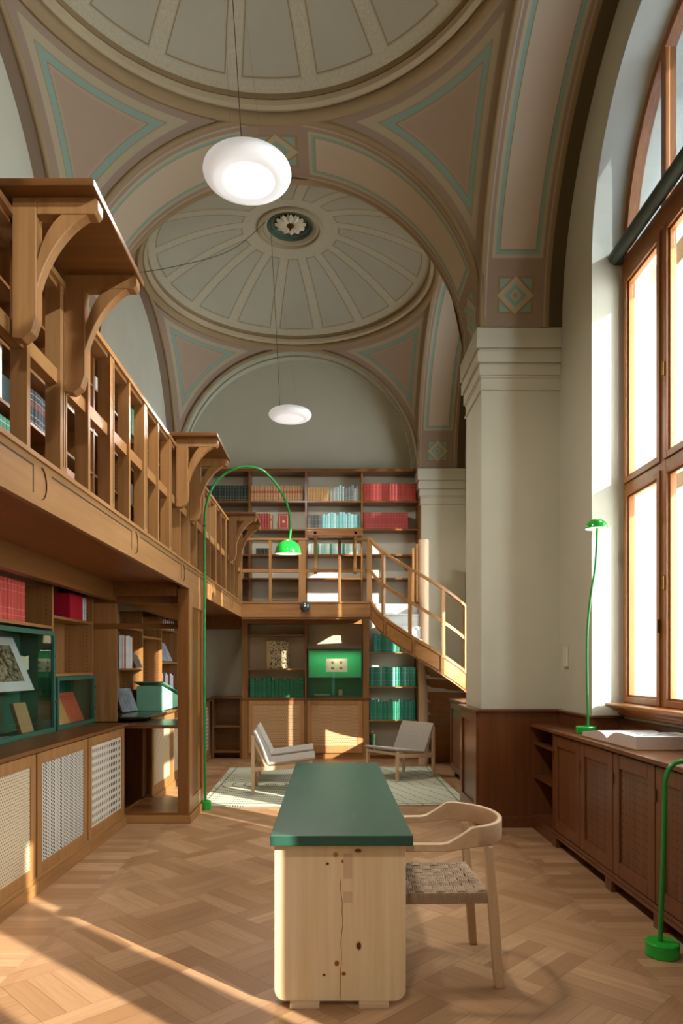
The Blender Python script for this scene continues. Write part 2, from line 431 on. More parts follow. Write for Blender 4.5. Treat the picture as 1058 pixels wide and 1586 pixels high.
for cy in BAYS:
    k += 1; t_ = struct(thing('trim_%d' % k, (XI, cy, 0)))
    bm = BM()
    for y0, y1 in ((cy-1.87, cy-HW), (cy+HW, cy+1.87)): box(bm, XI-.03, XI, y0, y1, 0, 1.05)
    box(bm, XI+.21, XI+.24, cy-HW, cy+HW, 0, 1.05); box(bm, XI-.03, XI+.24, cy+HW-.03, cy+HW, 0, 1.05)
    obj('wainscot_board', bm, mahog('y'), t_)
    bm = BM(); 
    for y0, y1 in ((cy-1.87, cy-HW), (cy+HW-.04, cy+1.87)): box(bm, XI-.045, XI, y0, y1, 1.05, 1.072)
    box(bm, XI, XI+.24, cy+HW-.045, cy+HW, 1.05, 1.072)
    obj('cap_moulding', bm, mahog('y'), t_, bevel=.005)

# ------------------------------------------------------------------ windows
def glass_mat(name, tint, refl=.06):
    m = bpy.data.materials.new(name); m.use_nodes = True; t = m.node_tree; t.nodes.clear()
    o = t.nodes.new('ShaderNodeOutputMaterial'); mx = t.nodes.new('ShaderNodeMixShader'); a = t.nodes.new('ShaderNodeBsdfTransparent'); b = t.nodes.new('ShaderNodeBsdfGlossy')
    lw = t.nodes.new('ShaderNodeLayerWeight'); pw = t.nodes.new('ShaderNodeMath'); pw.operation = 'POWER'; pw.inputs[1].default_value = 4.5; t.links.new(lw.outputs['Facing'], pw.inputs[0]); fr = t.nodes.new('ShaderNodeMath'); fr.operation = 'MULTIPLY_ADD'; fr.inputs[1].default_value = .8; fr.inputs[2].default_value = .03; t.links.new(pw.outputs[0], fr.inputs[0]); a.inputs[0].default_value = tint; b.inputs['Roughness'].default_value = .01
    t.links.new(fr.outputs[0], mx.inputs[0]); t.links.new(a.outputs[0], mx.inputs[1]); t.links.new(b.outputs[0], mx.inputs[2]); t.links.new(mx.outputs[0], o.inputs[0]); return m
GLASS = glass_mat('clear_glass', (.97,.98,.97,1)); GLASS2 = glass_mat('sky_dimming_glass', (.42,.46,.51,1)); VGLASS = glass_mat('vitrine_glass', (.93,.97,.94,1))  # head panes tinted grey to tone down the bright sky behind them
SASH = flat('old_outer_frame_cream', '9C937E', .6)
for wi, cy in enumerate(BAYS):
    wn = struct(thing('window_%d' % (wi+1), (2.4, cy, ZW0)))
    lights = ((-1.15, -.48), (-.48, .48), (.48, 1.15)); ZT = 2.89
    bm = BM(); X0, X1 = 2.35, 2.43
    box(bm, X0, X1, cy-HW, cy-HW+.04, ZW0, ZW1); box(bm, X0, X1, cy+HW-.04, cy+HW, ZW0, ZW1)
    box(bm, X0, X1, cy-HW, cy+HW, ZW0, ZW0+.05); box(bm, X0-.01, X1, cy-HW, cy+HW, 4.56, 4.72); box(bm, X0+.004, X1, cy-HW, cy+HW, ZT-.03, ZT+.03)
    for m in (-.48, .48):
        box(bm, X0+.002, X1, cy+m-.035, cy+m+.035, ZW0, ZW1+HA*math.sqrt(1-(m/HW)**2))
    P1 = arch_win(cy, HW, ZW1, HA); P2 = arch_win(cy, HW-.07, ZW1, HA-.07)
    obj('window_frame', bm, winwood('z'), wn, bevel=.004)
    bm = BM(); prism(bm, P1+P2[::-1], 'x', X0, X1); obj('arched_frame', bm, winwood('z'), wn, smooth=True)
    for a, b in lights:
        for z0, z1 in ((ZW0+.05, ZT-.03), (ZT+.03, 4.56)):
            y0, y1 = cy+a+.03, cy+b-.03
            bm = BM()
            for q, (e0, e1, xx0, xx1) in enumerate(((0, .045, X0-.012, X1-.02), (.045, .062, X0+.008, X1-.03))):
                box(bm, xx0, xx1, y0+e0, y0+e1, z0+e0, z1-e0); box(bm, xx0, xx1, y1-e1, y1-e0, z0+e0, z1-e0)
                box(bm, xx0+.001, xx1, y0+e1, y1-e1, z0+e0, z0+e1); box(bm, xx0+.001, xx1, y0+e1, y1-e1, z1-e1, z1-e0)
            s = obj('casement', bm, winwood('z'), wn, bevel=.003)
            bm = BM(); box(bm, X0+.03, X0+.034, y0+.07, y1-.07, z0+.07, z1-.07); obj('pane', bm, GLASS, s)
    # arched head panes
    bm = BM()
    for a, b in lights:
        y0, y1 = cy+a+.04, cy+b-.04; n = 14; top = []
        for i in range(n+1):
            yy = y1+(y0-y1)*i/n; kk = max(0, 1-((yy-cy)/(HW-.06))**2); top.append((yy, ZW1+(HA-.06)*math.sqrt(kk)))
        prism(bm, [(y0, 4.72), (y1, 4.72)] + top, 'x', X0+.03, X0+.034)
    obj('arched_pane', bm, GLASS2, wn)
    # outer window of the double-window box
    bm = BM(); X2, X3 = 2.66, 2.72
    for ya_, yb_ in ((-1.15,-1.08),(-.615,-.425),(.345,.535),(1.08,1.15)): box(bm, X2, X3, cy+ya_, cy+yb_, ZW0, 4.7)
    for z0, z1 in ((ZW0, ZW0+.09), (ZT-.06, ZT+.06), (4.55, 4.72)): box(bm, X2+.002, X3, cy-HW, cy+HW, z0, z1)
    for m in (-.48, .48): box(bm, X2, X3, cy+m-.03, cy+m+.03, 4.7, ZW1+HA*math.sqrt(1-(m/HW)**2))
    obj('outer_window', bm, SASH, wn)
    bm = BM(); box(bm, X1+.23, X2-.0, cy-HW, cy-HW+.01, ZW0, 4.7); obj('box_lining', bm, SASH, wn)
    # sill moulding
    bm = BM(); prof = [(2.42,1.09),(2.42,1.175),(2.19,1.175),(2.185,1.165),(2.19,1.150),(2.215,1.138),(2.245,1.125),(2.25,1.112),(2.285,1.10),(2.29,1.085),(2.31,1.072),(2.345,1.072),(2.42,1.072)]
    prism(bm, prof, 'y', cy-HW+.045, cy+HW-.045); obj('window_sill', bm, winwood('y'), wn)
    for zz, ys in ((2.05, .43), (3.55, .43), (1.75, .5)):
        bm = BM(); box(bm, X0-.03, X0-.012, cy+ys-.008, cy+ys+.008, zz-.05, zz+.05); obj('window_catch', bm, flat('old_brass', '7A5A2C', .35, .5, 1), wn, bevel=.004)
for i, cy in enumerate(BAYS[:2]):
    bl = thing('roller_blind', (2.27, cy, 4.73), ('dark green rolled-up window blind above the tall window beside the open book' if i else 'unseen dark green window blind behind the viewer, lowered to block the sun'), 'window blind')
    bm = BM(); sweep(bm, [(2.275, cy+1.13, 4.73), (2.275, cy-1.13, 4.73)], circ(.052, 20)); obj('rolled_fabric', bm, flat('blind_green', '3C4438', .55), bl, smooth=True)
    if i == 0:  # unseen drop added to keep the sun off the gallery fascia
        bm = BM(); box(bm, 2.322, 2.324, cy-1.1, cy+1.1, 2.95, 4.70); box(bm, 2.315, 2.33, cy-1.1, cy+1.1, 2.93, 2.955); obj('sun_blocking_drop', bm, flat('blind_green', '3C4438', .55), bl)
    for s in (-1, 1):
        bm = BM(); box(bm, 2.27, 2.35, cy+s*1.135-.006, cy+s*1.135+.006, 4.68, 4.78); obj('end_bracket', bm, flat('black_metal', '1E1E1C', .4), bl)
# building across the street
fb = thing('street_building', (8.6, 20, -3), 'pale stone building across the street, seen through the window panes', 'building')
bm = BM(); box(bm, 8.6, 16, 10, 34, -6, 16); obj('facade', bm, plaster('street_stone', '8E887C'), fb)
bm = BM()
for r in range(5):
    for c in range(7):
        y0 = 11.2+c*3.1; z0 = -1.5+r*3.3
        box(bm, 8.5, 8.6, y0-.15, y0+1.45, z0-.25, z0); box(bm, 8.45, 8.6, y0-.2, y0+1.5, z0+2.1, z0+2.35); box(bm, 8.55, 8.6, y0-.1, y0, z0, z0+2.1); box(bm, 8.55, 8.6, y0+1.3, y0+1.4, z0, z0+2.1)
obj('window_surround', bm, plaster('street_trim', 'A09A8E'), fb)
bm = BM()
for r in range(5):
    for c in range(7): box(bm, 8.58, 8.61, 11.2+c*3.1, 12.5+c*3.1, -1.5+r*3.3, .6+r*3.3)
obj('window_glass', bm, flat('street_glass', '5E6468', .2), fb)

# ------------------------------------------------------------------ gallery
GZ0, GZ1, GX, GY = 2.19, 2.42, -1.32, 10.33     # underside, top, front plane left run, front plane back run
g = thing('gallery', (GX, 10.33, GZ0), 'oak gallery balcony running along the left wall and across the back', 'balcony')
bm = BM(); box(bm, -2.53, GX-.03, -2.35, 11.28, GZ0+.06, GZ1-.03); box(bm, GX-.03, .58, GY+.03, 11.28, GZ0+.06, GZ1-.03); obj('gallery_floor', bm, wood('plank', '9A5A26', '6E3913', axis='y', rough=.4), g)
bm = BM(); box(bm, GX-.03, GX, -2.35, GY+.03, GZ0, GZ1); box(bm, GX-.05, GX+.012, -2.35, GY, GZ1-.022, GZ1)
DK = flat('groove_shadow_wood', '3A1F0E', .7)
# engraved panel lines and crescent motifs on the fascia
def fascia_lines(a, b, put):
    """one engraved panel from a to b; put(u0,u1,z0,z1)"""
    z0, z1 = GZ0+.055, GZ1-.05
    put(a, b, z1-.004, z1); put(b-.004, b, z0, z1); put(a, a+.0045, z0, z1-.0)
seg = 1.53; y = -1.5
left_fascia = bm
bmE = BM(); yy = 3.44+.385/2-1.53*3-.0
cent = [3.20+1.53*k for k in range(-3, 6)]
for i in range(len(cent)-1):
    a, b = cent[i]+.10, cent[i+1]-.10
    box(bmE, GX-.001, GX+.0012, a, b, GZ1-.062, GZ1-.054)
    box(bmE, GX-.001, GX+.0012, b-.009, b, GZ0+.05, GZ1-.054)
for c in cent:
    pts = [(GX+.0006, c-.03+.065*math.cos(t), (GZ0+GZ1)/2-.005+.075*math.sin(t)) for t in [(-80+160*i/16)*PI/180 for i in range(17)]]
    sweep(bmE, pts, rect(.002, .010), up=(1,0,0))
obj('fascia', left_fascia, oak('y'), g); obj('fascia_groove', bmE, DK, g)
bm = BM(); box(bm, GX, .58, GY, GY+.03, GZ0, GZ1); box(bm, GX+.0, .58, GY-.012, GY+.05, GZ1-.022, GZ1); box(bm, GX, .6, GY+.03, GY+.06, GZ0-.03, GZ0+.05); obj('fascia', bm, oak('x'), g)
bm = BM(); box(bm, -2.1, -2.03, -2.3, 11.0, 2.08, 2.25); box(bm, -2.53, GX-.03-.075, 6.51, 6.56, 2.12, 2.25); box(bm, -2.53, GX-.03, 1.9, 2.0, 2.12, 2.25); box(bm, -2.53, GX-.03-.075, 7.2, 7.25, 2.12, 2.25); box(bm,-2.4,-1.3,11.0,11.1,2.05,2.25)
obj('soffit_beam', bm, oakd('y'), g)

# railing along the left run
RT, RM = 3.36, 2.88
rl = thing('gallery_railing', (GX, 6.0, GZ1), 'oak railing of close-set posts and two rails along the left gallery', 'railing')
for i in range(-4, 11):
    for y, wd in ((3.04+.765*i, .034), (3.44+.765*i, .088)):
        if -2.2 < y < 10.3:
            bm = BM(); box(bm, GX-.07, GX+.004, y-wd/2, y+wd/2, GZ1, RT-.03)
            if wd > .05: box(bm, GX+.004, GX+.0052, y-.006, y-.003, GZ1+.03, RT-.06, 1); box(bm, GX+.004, GX+.0052, y+.02, y+.024, GZ1+.03, RT-.06, 1)
            obj('post', bm, [oak('z'), DK], rl)
bm = BM(); box(bm, GX-.09, GX+.008, GY-.06, GY+.04, GZ1, RT+.0); obj('corner_post', bm, oak('z'), rl)
bm = BM(); box(bm, GX-.11, GX+.01, -2.3, GY, RT-.03, RT); box(bm, GX-.085, GX-.01, -2.3, GY, RT-.052, RT-.03); obj('top_rail', bm, oak('y'), rl)
bm = BM(); box(bm, GX-.055, GX-.012, -2.3, GY, RM-.035, RM+.035); obj('middle_rail', bm, oak('y'), rl)
# railing across the back
rb = thing('gallery_railing', (-.4, GY, GZ1), 'oak railing across the back gallery beside the stair head', 'railing')
for x, wd in ((-.895,.04), (-.42,.105), (.135,.045), (.575,.075)):
    bm = BM(); box(bm, x-wd/2, x+wd/2, GY-.004, GY+.06, GZ1, RT-.0 if wd > .07 else RT-.03); obj('post', bm, oak('z'), rb)
bm = BM(); box(bm, GX+.01, .60, GY-.01, GY+.08, RT-.03, RT); obj('top_rail', bm, oak('x'), rb)
bm = BM(); box(bm, GX+.01, .56, GY+.01, GY+.05, RM-.025, RM+.025); obj('middle_rail', bm, oak('x'), rb)

# reading desks on the railing
def bracket(bm, y, x0=GX, thick=.062):
    # vertical leg hanging on the room side, horizontal arm, curved strut
    leg = [(x0+.006,RM-.055),(x0+.045,RM-.06),(x0+.085,RM-.03),(x0+.105,RM+.03),(x0+.105,3.405),(x0+.006,3.405)]
    prism(bm, leg, 'y', y-thick/2, y+thick/2)
    ax = x0+.36
    arm = [(x0+.105,3.335),(ax-.015,3.335),(ax,3.35),(ax,3.39),(ax-.012,3.405),(x0+.105,3.405)]
    prism(bm, arm, 'y', y-thick/2, y+thick/2)
    n = 12; L = x0+.100; lo = []; hi = []
    for i in range(n+1):
        a = PI/2*i/n        # quarter arcs, bulging up towards the corner
        lo.append((L+(ax-.04-L)*(1-math.cos(a))*.55+(ax-.04-L)*(i/n)*.45, 3.01+(3.34-3.01)*(math.sin(a)*.55+(i/n)*.45)))
        hi.append((L+(ax-.15-L)*(1-math.cos(a))*.55+(ax-.15-L)*(i/n)*.45, 3.12+(3.34-3.12)*(math.sin(a)*.55+(i/n)*.45)))
    prism(bm, lo+hi[::-1], 'y', y-thick/2+.004, y+thick/2-.004)
names = {2.81: 'oak reading board on curved brackets, nearest the viewer on the left railing', 5.87: 'oak reading board on curved brackets at the middle of the left railing', 8.92: 'oak reading board on curved brackets, farthest along the left railing'}
for y0 in (2.81, 5.87, 8.92):
    d = thing('reading_desk', (GX+.1, y0+.38, RM), names[y0], 'reading desk', 'reading boards on the left gallery railing')
    bm = BM(); box(bm, GX-.12, GX+.365, y0, y0+.76, 3.405, 3.437); obj('board', bm, oakd('x'), d, bevel=.005)
    for yb in (y0+.10, y0+.67):
        bm = BM(); bracket(bm, yb); obj('bracket', bm, oak('z'), d, bevel=.004)
d = thing('reading_desk', (.1, GY-.15, RM), 'oak reading board on two brackets on the back gallery railing', 'reading desk', )
bm = BM(); box(bm, -.34, .46, GY-.36, GY+.12, 3.405, 3.437); box(bm, -.34, .46, GY-.36, GY-.34, 3.33, 3.405); obj('board', bm, oakd('x'), d, bevel=.005)
for xb in (-.22, .36):
    n0 = BM(); bracket(n0, 0, 0.0, .045); xf(n0, Matrix.Translation((xb, GY, 0)) @ Matrix.Rotation(-PI/2, 4, 'Z')); obj('bracket', n0, oak('z'), d, bevel=.003)

# ------------------------------------------------------------------ books
def bookmesh(col, band=None, label=None, rough=.5):
    key = 'bk'+col+(band or '')+(label or '')
    if key in MATS: return MATS[key]
    bm = BM(); w_, h_, d_ = .04, .26, .17
    # rounded spine in section (x,y); spine faces -y
    sp = [(-w_/2+.0, .004)] + [(w_/2*math.sin(a), .004-.006*math.cos(a)) for a in [(-70+140*i/6)*PI/180 for i in range(7)]] + [(w_/2, .004)]
    inner = [(p[0]*.86, p[1]+.003) for p in sp]
    poly = sp + [(w_/2, d_), (w_/2-.003, d_), (w_/2-.003, .008), (-w_/2+.003, .008), (-w_/2+.003, d_), (-w_/2, d_)]
    prism(bm, poly, 'z', 0, h_, 0)
    box(bm, -w_/2+.003, w_/2-.003, .008, d_-.004, .004, h_-.005, 1)
    if band:
        for z in (.035, .075, .185, .225):
            prism(bm, [(p[0]*1.01, p[1]-.0012) for p in sp], 'z', h_*z/.26, h_*z/.26+.0035, 2)
    if label:
        prism(bm, [(p[0]*1.01, p[1]-.0008) for p in sp], 'z', .14, .175, 3)
    me = bpy.data.meshes.new('book'); bm.to_mesh(me); bm.free()
    for m in (flat('cover_'+col, col, rough, .4, 0, .12, 14), flat('page_edge', 'DCD2BB', .8), flat('gilt_'+(band or 'B08A4A'), band or 'B08A4A', .45), flat('title_'+(label or '701818'), label or '701818', .5)): me.materials.append(m)
    MATS[key] = me; return me
ORD = ['first','second','third','fourth','fifth','sixth','seventh','eighth','ninth','tenth','eleventh','twelfth','thirteenth','fourteenth','fifteenth','sixteenth','seventeenth','eighteenth','nineteenth','twentieth','twenty-first','twenty-second','twenty-third','twenty-fourth','twenty-fifth','twenty-sixth']
def row(axis, start, end, front, z, specs, h, where, group, depth=.17, hv=.0, wv=.15, n=None, lean=0):
    """specs: list of (colour,name,band,label); books fill start..end"""
    n = n or len(specs); ws = [1+random.uniform(-wv, wv) for _ in range(n)]; tot = sum(ws); p = start; s = 1 if end > start else -1
    for i in range(n):
        c, nm, band, lab = specs[i % len(specs)]; wd = abs(end-start)*ws[i]/tot
        o = bpy.data.objects.new('book', bookmesh(c, band, lab)); COL.objects.link(o)
        hh = h*(1+random.uniform(-hv, hv))
        cp = p+s*wd/2; p += s*wd
        o.scale = ((wd-.0015)/.04, depth/.17, hh/.26)
        if axis == 'x': o.location = (cp, front+random.uniform(0,.008), z)
        else: o.location = (front-random.uniform(0,.008), cp, z); o.rotation_euler = (0,0,PI/2)
        tag(o, '%s, %s from left, %s' % (nm, ORD[i], where), 'book', group)
def box_thing(name, b, mat, label, cat, group=None, bevel=0):
    bm = BM(); box(bm, *b); return tag(obj(name, bm, mat, bevel=bevel), label, cat, group)

# ------------------------------------------------------------------ upper back bookcase
YB = 11.0; XS = (-2.17, -1.283, -.387, .497, 1.39)
ub = thing('bookcase', (-.4, 11.15, GZ1), 'tall open oak bookcase on the back gallery under the lunette', 'bookcase')
for x in XS:
    bm = BM(); box(bm, x-.014, x+.014, YB, 11.29, GZ1, 4.53); obj('upright', bm, oakd('z'), ub)
bm = BM(); box(bm, 1.40, 1.48, YB-.01, 11.29, GZ1, 4.40); obj('end_panel', bm, oak('z'), ub)
bm = BM(); box(bm, -2.3, 1.42, YB-.02, 11.29, 4.53, 4.575); obj('top_board', bm, oakd('x'), ub)
SHZ = (2.855, 3.23, 3.63, 4.07)
for z in SHZ:
    for i in range(4):
        bm = BM(); box(bm, XS[i]+.014, XS[i+1]-.014, YB+.004, 11.28, z-.025, z); obj('shelf', bm, oakd('x'), ub)
DG = ('1F2F27','dark green leather book','8C7A4A',None); TN = ('B5895C','tan leather book','7A4A2A','9A4A2A'); RD = ('AA3B2C','red cloth book','C86A50',None)
RD2 = ('96302A','crimson cloth book','BC6A52',None); OC = ('BF925A','ochre book','8A6A3A',None); GR = ('8F8A78','grey-brown book','6A6250',None); GD = ('55574F','charcoal book','9A9A88',None)
TL = ('6FA39B','pale teal book','8FB8AE',None); TL2 = ('8FB5A8','mint green book','B0CCC0',None); TW = ('C9D2C0','off-white book','8FB5A8',None); GN = ('2C7A56','green cloth book','5FA57E',None); GN2 = ('1F7A55','emerald cloth book','4A9A72',None)
GT = ('3A8A74','sea-green cloth book','6FB8A4',None); BK = ('23302C','blackish green book','6A7A60',None); MT = ('7FC0A6','mint cloth book','9FD4BE',None)
e = .016
row('x', XS[0]+.2, XS[1]-e, YB+.05, 4.07, [DG], .255, 'top row, first bay, back gallery bookcase', 'dark green books, back gallery', n=15)
row('x', XS[1]+e, XS[2]-.05, YB+.05, 4.07, [TN], .25, 'top row, second bay, back gallery bookcase', 'tan books, back gallery', n=19, wv=.08)
row('x', XS[2]+e, XS[2]+.36, YB+.05, 4.07, [OC], .225, 'top row, third bay, back gallery bookcase', 'mixed books, back gallery', n=8)
row('x', XS[2]+.37, XS[3]-e, YB+.05, 4.07, [GR,GR,GR,TL,GR,GD,GD,GD], .24, 'counting after the ochre books, top row, back gallery', 'mixed books, back gallery', hv=.14, wv=.3, n=10)
row('x', XS[3]+e, XS[4]-.03, YB+.05, 4.07, [RD], .285, 'top row, right bay, back gallery bookcase', 'red books, back gallery', n=17, wv=.04)
row('x', XS[0]+.3, XS[1]-.05, YB+.05, 3.63, [BK], .16, 'second row, first bay, back gallery bookcase', 'dark green books, back gallery', n=12)
row('x', XS[1]+e, XS[1]+.36, YB+.05, 3.63, [TN,RD2,RD2,RD2,RD2,RD2,RD2], .25, 'second row, second bay, back gallery bookcase', 'crimson books, back gallery', n=8)
row('x', XS[2]+e, XS[2]+.25, YB+.05, 3.63, [GD,GD,GD,GD], .225, 'second row, third bay, back gallery bookcase', 'teal and grey books, back gallery', n=4)
row('x', XS[2]+.25, XS[3]-e, YB+.05, 3.63, [TL,TL,TL2,TL,TL2,TL], .245, 'counting after the charcoal books, back gallery', 'teal and grey books, back gallery', n=14, hv=.13, wv=.25)
row('x', XS[3]+e, XS[4]-.16, YB+.05, 3.63, [RD2], .27, 'second row, right bay, back gallery bookcase', 'crimson books, back gallery', n=15, wv=.04)
row('x', XS[1]+.1, XS[1]+.33, YB+.05, 3.23, [BK], .10, 'third row, behind the green lamp shade', 'dark green books, back gallery', n=6)
row('x', XS[2]+.03, XS[3]-e, YB+.05, 3.23, [TW,TW,TL2,GN,TW,TL2,TL2,TW,GN,TL2], .17, 'third row, behind the gallery railing', 'pale green books, back gallery', n=22, wv=.4)
pb = thing('displayed_book', (-.745, YB+.08, 3.63), 'red leather book with gilt frame standing face out on the back gallery bookcase', 'book')
bm = BM(); box(bm, -.83, -.66, YB+.06, YB+.10, 3.63, 3.88); obj('cover', bm, flat('cover_96302A','96302A',.5), pb, bevel=.004)
bm = BM()
for a in ((-.81,-.68,3.65,3.655),(-.81,-.68,3.855,3.86),(-.81,-.805,3.65,3.86),(-.685,-.68,3.65,3.86)): box(bm, a[0], a[1], YB+.058, YB+.06, a[2], a[3])
prism(bm, [(-.745,3.73),(-.72,3.755),(-.745,3.78),(-.77,3.755)], 'y', YB+.058, YB+.06)
obj('gilt_tooling', bm, flat('gilt_D8A070','D8A070',.45), pb)

# ------------------------------------------------------------------ cane / lattice materials
def cane_mat(name, light, dark, pitch, hole, mode=0, ax='y'):
    t = NT(name, .6, .3); x, y, z = t.xyz(); h = y if ax == 'y' else x
    p, q = h/pitch[0], z/pitch[1]
    if mode == 0:   # fine cane: offset holes
        fx = ((p+(q.floor()*.5)).frac()-.5).abs(); fz = (q.frac()-.5).abs(); m = fx.lt(hole[0])*fz.lt(hole[1])
    elif mode == 2: # upright ropes with staggered dark gaps
        fx = (p.frac()-.5).abs(); fz = ((q+(p.floor()*.5)).frac()-.5).abs(); m = fx.lt(hole[0])*fz.lt(hole[1])
    else:           # open grid
        fx = (p.frac()-.5).abs(); fz = (q.frac()-.5).abs(); m = fx.lt(hole[0])*fz.lt(hole[1])
    n = t.noise(t.vec(x*8, y*8, z*2), 3, 3); c = t.mix(n, light, tuple(v*.8 for v in lin(light)[:3])+(1,))
    t.col(t.mix(m, c, lin(dark))); t.bump(1-m, .5, .004); return t.m
CANE1 = cane_mat('cane_weave_fine', 'D6C2A0', '8A6C4A', (.022,.018), (.26,.24))
CANE2 = cane_mat('rope_weave_dark', 'D2C9B7', '2E2A33', (.026,.024), (.27,.30), 2)
CANE3 = cane_mat('strip_grid_weave', 'D8CDB8', '2C2018', (.047,.058), (.24,.25), 1)
CANE4 = cane_mat('cane_weave_back', 'CFA77B', '966A42', (.028,.028), (.25,.25), 0, 'x')
def holes_mat(name, axis='z', ax='y', pitch=.034, lo=None):
    m0 = mahog('z'); t = NT(name, .28, .4); x, y, z = t.xyz(); h = y if ax == 'y' else x
    n1 = t.noise(t.vec(x*22, y*22, z*1.2), 1, 5, .6); c = t.mix(n1*1.4-.2, '7A4827', '422310')
    a = (h/.047).frac()-.5; b = (z/.047).frac()-.5; r = t.op('SQRT', a*a+b*b).lt(.15)
    t.col(t.mix(r, c, lin('150A05'))); return t.m
PERF = holes_mat('perforated_mahogany')

# ------------------------------------------------------------------ lower left cabinets
FX = -1.90; WT = .94
def lattice_door(y0, y1, mat, parent, x=FX, z0=.10, z1=.90, fr=.075):
    bm = BM(); box(bm, x-.022, x, y0, y0+fr, z0, z1); box(bm, x-.022, x, y1-fr, y1, z0, z1); box(bm, x-.022, x, y0+fr, y1-fr, z1-fr, z1); box(bm, x-.022, x, y0+fr, y1-fr, z0, z0+fr)
    d = obj('door', bm, oak('z'), parent, bevel=.002)
    bm = BM(); box(bm, x-.016, x-.008, y0+fr, y1-fr, z0+fr, z1-fr); p = obj('woven_panel', bm, mat, d); return d
def lattice_cab(y0, y1, mat, label, body_y=None):
    c = thing('lattice_cabinet', ((FX-.35), (y0+y1)/2, 0), label, 'cabinet', 'woven-door cabinets along the left wall')
    bm = BM(); box(bm, -2.52, FX-.022, y0, y1, .10, .905); box(bm, -2.52, FX+.002, y0, y1, .905, .915); obj('body', bm, oakd('z'), c)
    bm = BM(); box(bm, -2.52, FX+.02, y0, y1, 0, .075); box(bm, -2.52, FX+.006, y0, y1, .075, .10); obj('plinth', bm, oak('y'), c, bevel=.003)
    lattice_door(y0+.012, y1-.012, mat, c); return c
for y0, m, l in ((2.60, CANE1, 'oak cabinet with fine cane door just outside the left frame edge'), (3.555, CANE1, 'oak cabinet with sunlit fine cane door, nearest the viewer on the left'), (4.51, CANE2, 'oak cabinet with dark dense rope-weave door, middle of the near left row'), (5.465, CANE3, 'oak cabinet with open strip-grid door at the end of the near left row')):
    lattice_cab(y0, y0+.955 if y0 < 5.4 else 6.44, m, l)
bm = BM(); box(bm, -2.53, FX+.03, .6, 6.46, .915, WT); tag(obj('worktop', bm, oakd('y'), bevel=.004), 'glossy brown oak worktop on the near left lattice cabinets', 'worktop')
for i, (y0, y1) in enumerate(((7.42, 8.35), (8.35, 9.3), (9.3, 10.2), (10.2, 10.98))):
    lattice_cab(y0, y1, CANE1 if i < 2 else CANE3, ('oak cabinet with cane door just behind the partition opening', 'second oak cane-door cabinet behind the partition post', 'oak cabinet with grid door hidden past the partition post', 'oak grid-door cabinet in the far left corner')[i])
bm = BM(); box(bm, -2.53, FX+.03, 7.27, 11.0, .915, WT); tag(obj('worktop', bm, oakd('y'), bevel=.004), 'oak worktop on the far left cabinets behind the partition', 'worktop')

# left bookcase above the worktop
def pin_holes(bm, x0, x1, y, z0, z1, mi=1):
    z = z0
    while z < z1:
        for xx in (x0, x1):
            c = [(xx+.006*math.cos(2*PI*i/6), z+.006*math.sin(2*PI*i/6)) for i in range(6)]
            prism(bm, c, 'y', y-.0008, y+.0005, mi)
        z += .034
BX = -2.25
def left_case(ys, label, shelves, z0=WT, z1=2.12):
    b = thing('bookcase', (BX-.15, (ys[0]+ys[-1])/2, z0), label, 'bookcase')
    for y in ys:
        bm = BM(); box(bm, -2.53, BX, y-.013, y+.013, z0, z1); pin_holes(bm, BX-.05, BX-.22, y-.013, z0+.1, z1-.08); obj('upright', bm, [oak('z'), DK], b)
    bm = BM(); box(bm, -2.53, -2.515, ys[0], ys[-1], z0, z1); obj('back_panel', bm, oak('z'), b)
    for (i, z) in shelves:
        bm = BM(); box(bm, -2.515, BX+.002, ys[i]+.013, ys[i+1]-.013, z-.022, z); obj('shelf', bm, oak('y'), b)
    return b
left_case((1.9, 2.8, 3.75, 4.7, 5.65, 6.60), 'oak bookcase with pin-holed sides above the near left worktop', ((0,1.4),(1,1.4),(2,1.79),(3,1.79),(4,1.88),(4,1.405)))
left_case((7.34, 8.35, 9.30, 10.25, 10.98), 'oak bookcase behind the partition opening, full of slim catalogues', ((0,1.90),(0,1.44),(1,1.83),(2,1.97),(2,1.52),(3,1.97),(3,1.52)))
# red volumes, magazines etc near bay
row('y', 4.75, 5.20, BX-.02, 1.79, [('C04436','tall scarlet volume','D88A74',None)], .30, 'shelf above the big green vitrine', 'scarlet volumes above the vitrine', n=8, depth=.2, wv=.05)
t_ = box_thing('slipcase', (-2.44,-2.25, 6.02, 6.32, 1.88, 2.10), flat('cover_B0122E','B0122E',.45), 'large crimson slipcase standing on the shelf above the small vitrine', 'box file', bevel=.003)
row('y', 6.33, 6.50, BX-.015, 1.88, [('BFC8C4','thin pale grey magazine',None,None),('C0433A','thin red magazine',None,None),('4A7A80','thin teal magazine',None,None),('D8D8D0','thin white magazine',None,None),('7F9A8A','thin sage magazine',None,None)], .215, 'beside the crimson slipcase', 'magazines by the slipcase', n=7, depth=.2)
box_thing('picture_card', (-2.43,-2.41, 5.83, 5.98, 1.88, 2.06), flat('card_print', '6A6456', .6, vary=.5, scale=30), 'dark leaning picture card left of the crimson slipcase', 'picture')
bm = BM(); box(bm, -2.50, -2.30, 5.675, 5.72, 1.405, 1.83); tag(obj('folder_box', bm, flat('pale_board', 'C9CCC4', .7), bevel=.002), 'tall pale grey folder standing at the left of the shelf above the small vitrine', 'folder')

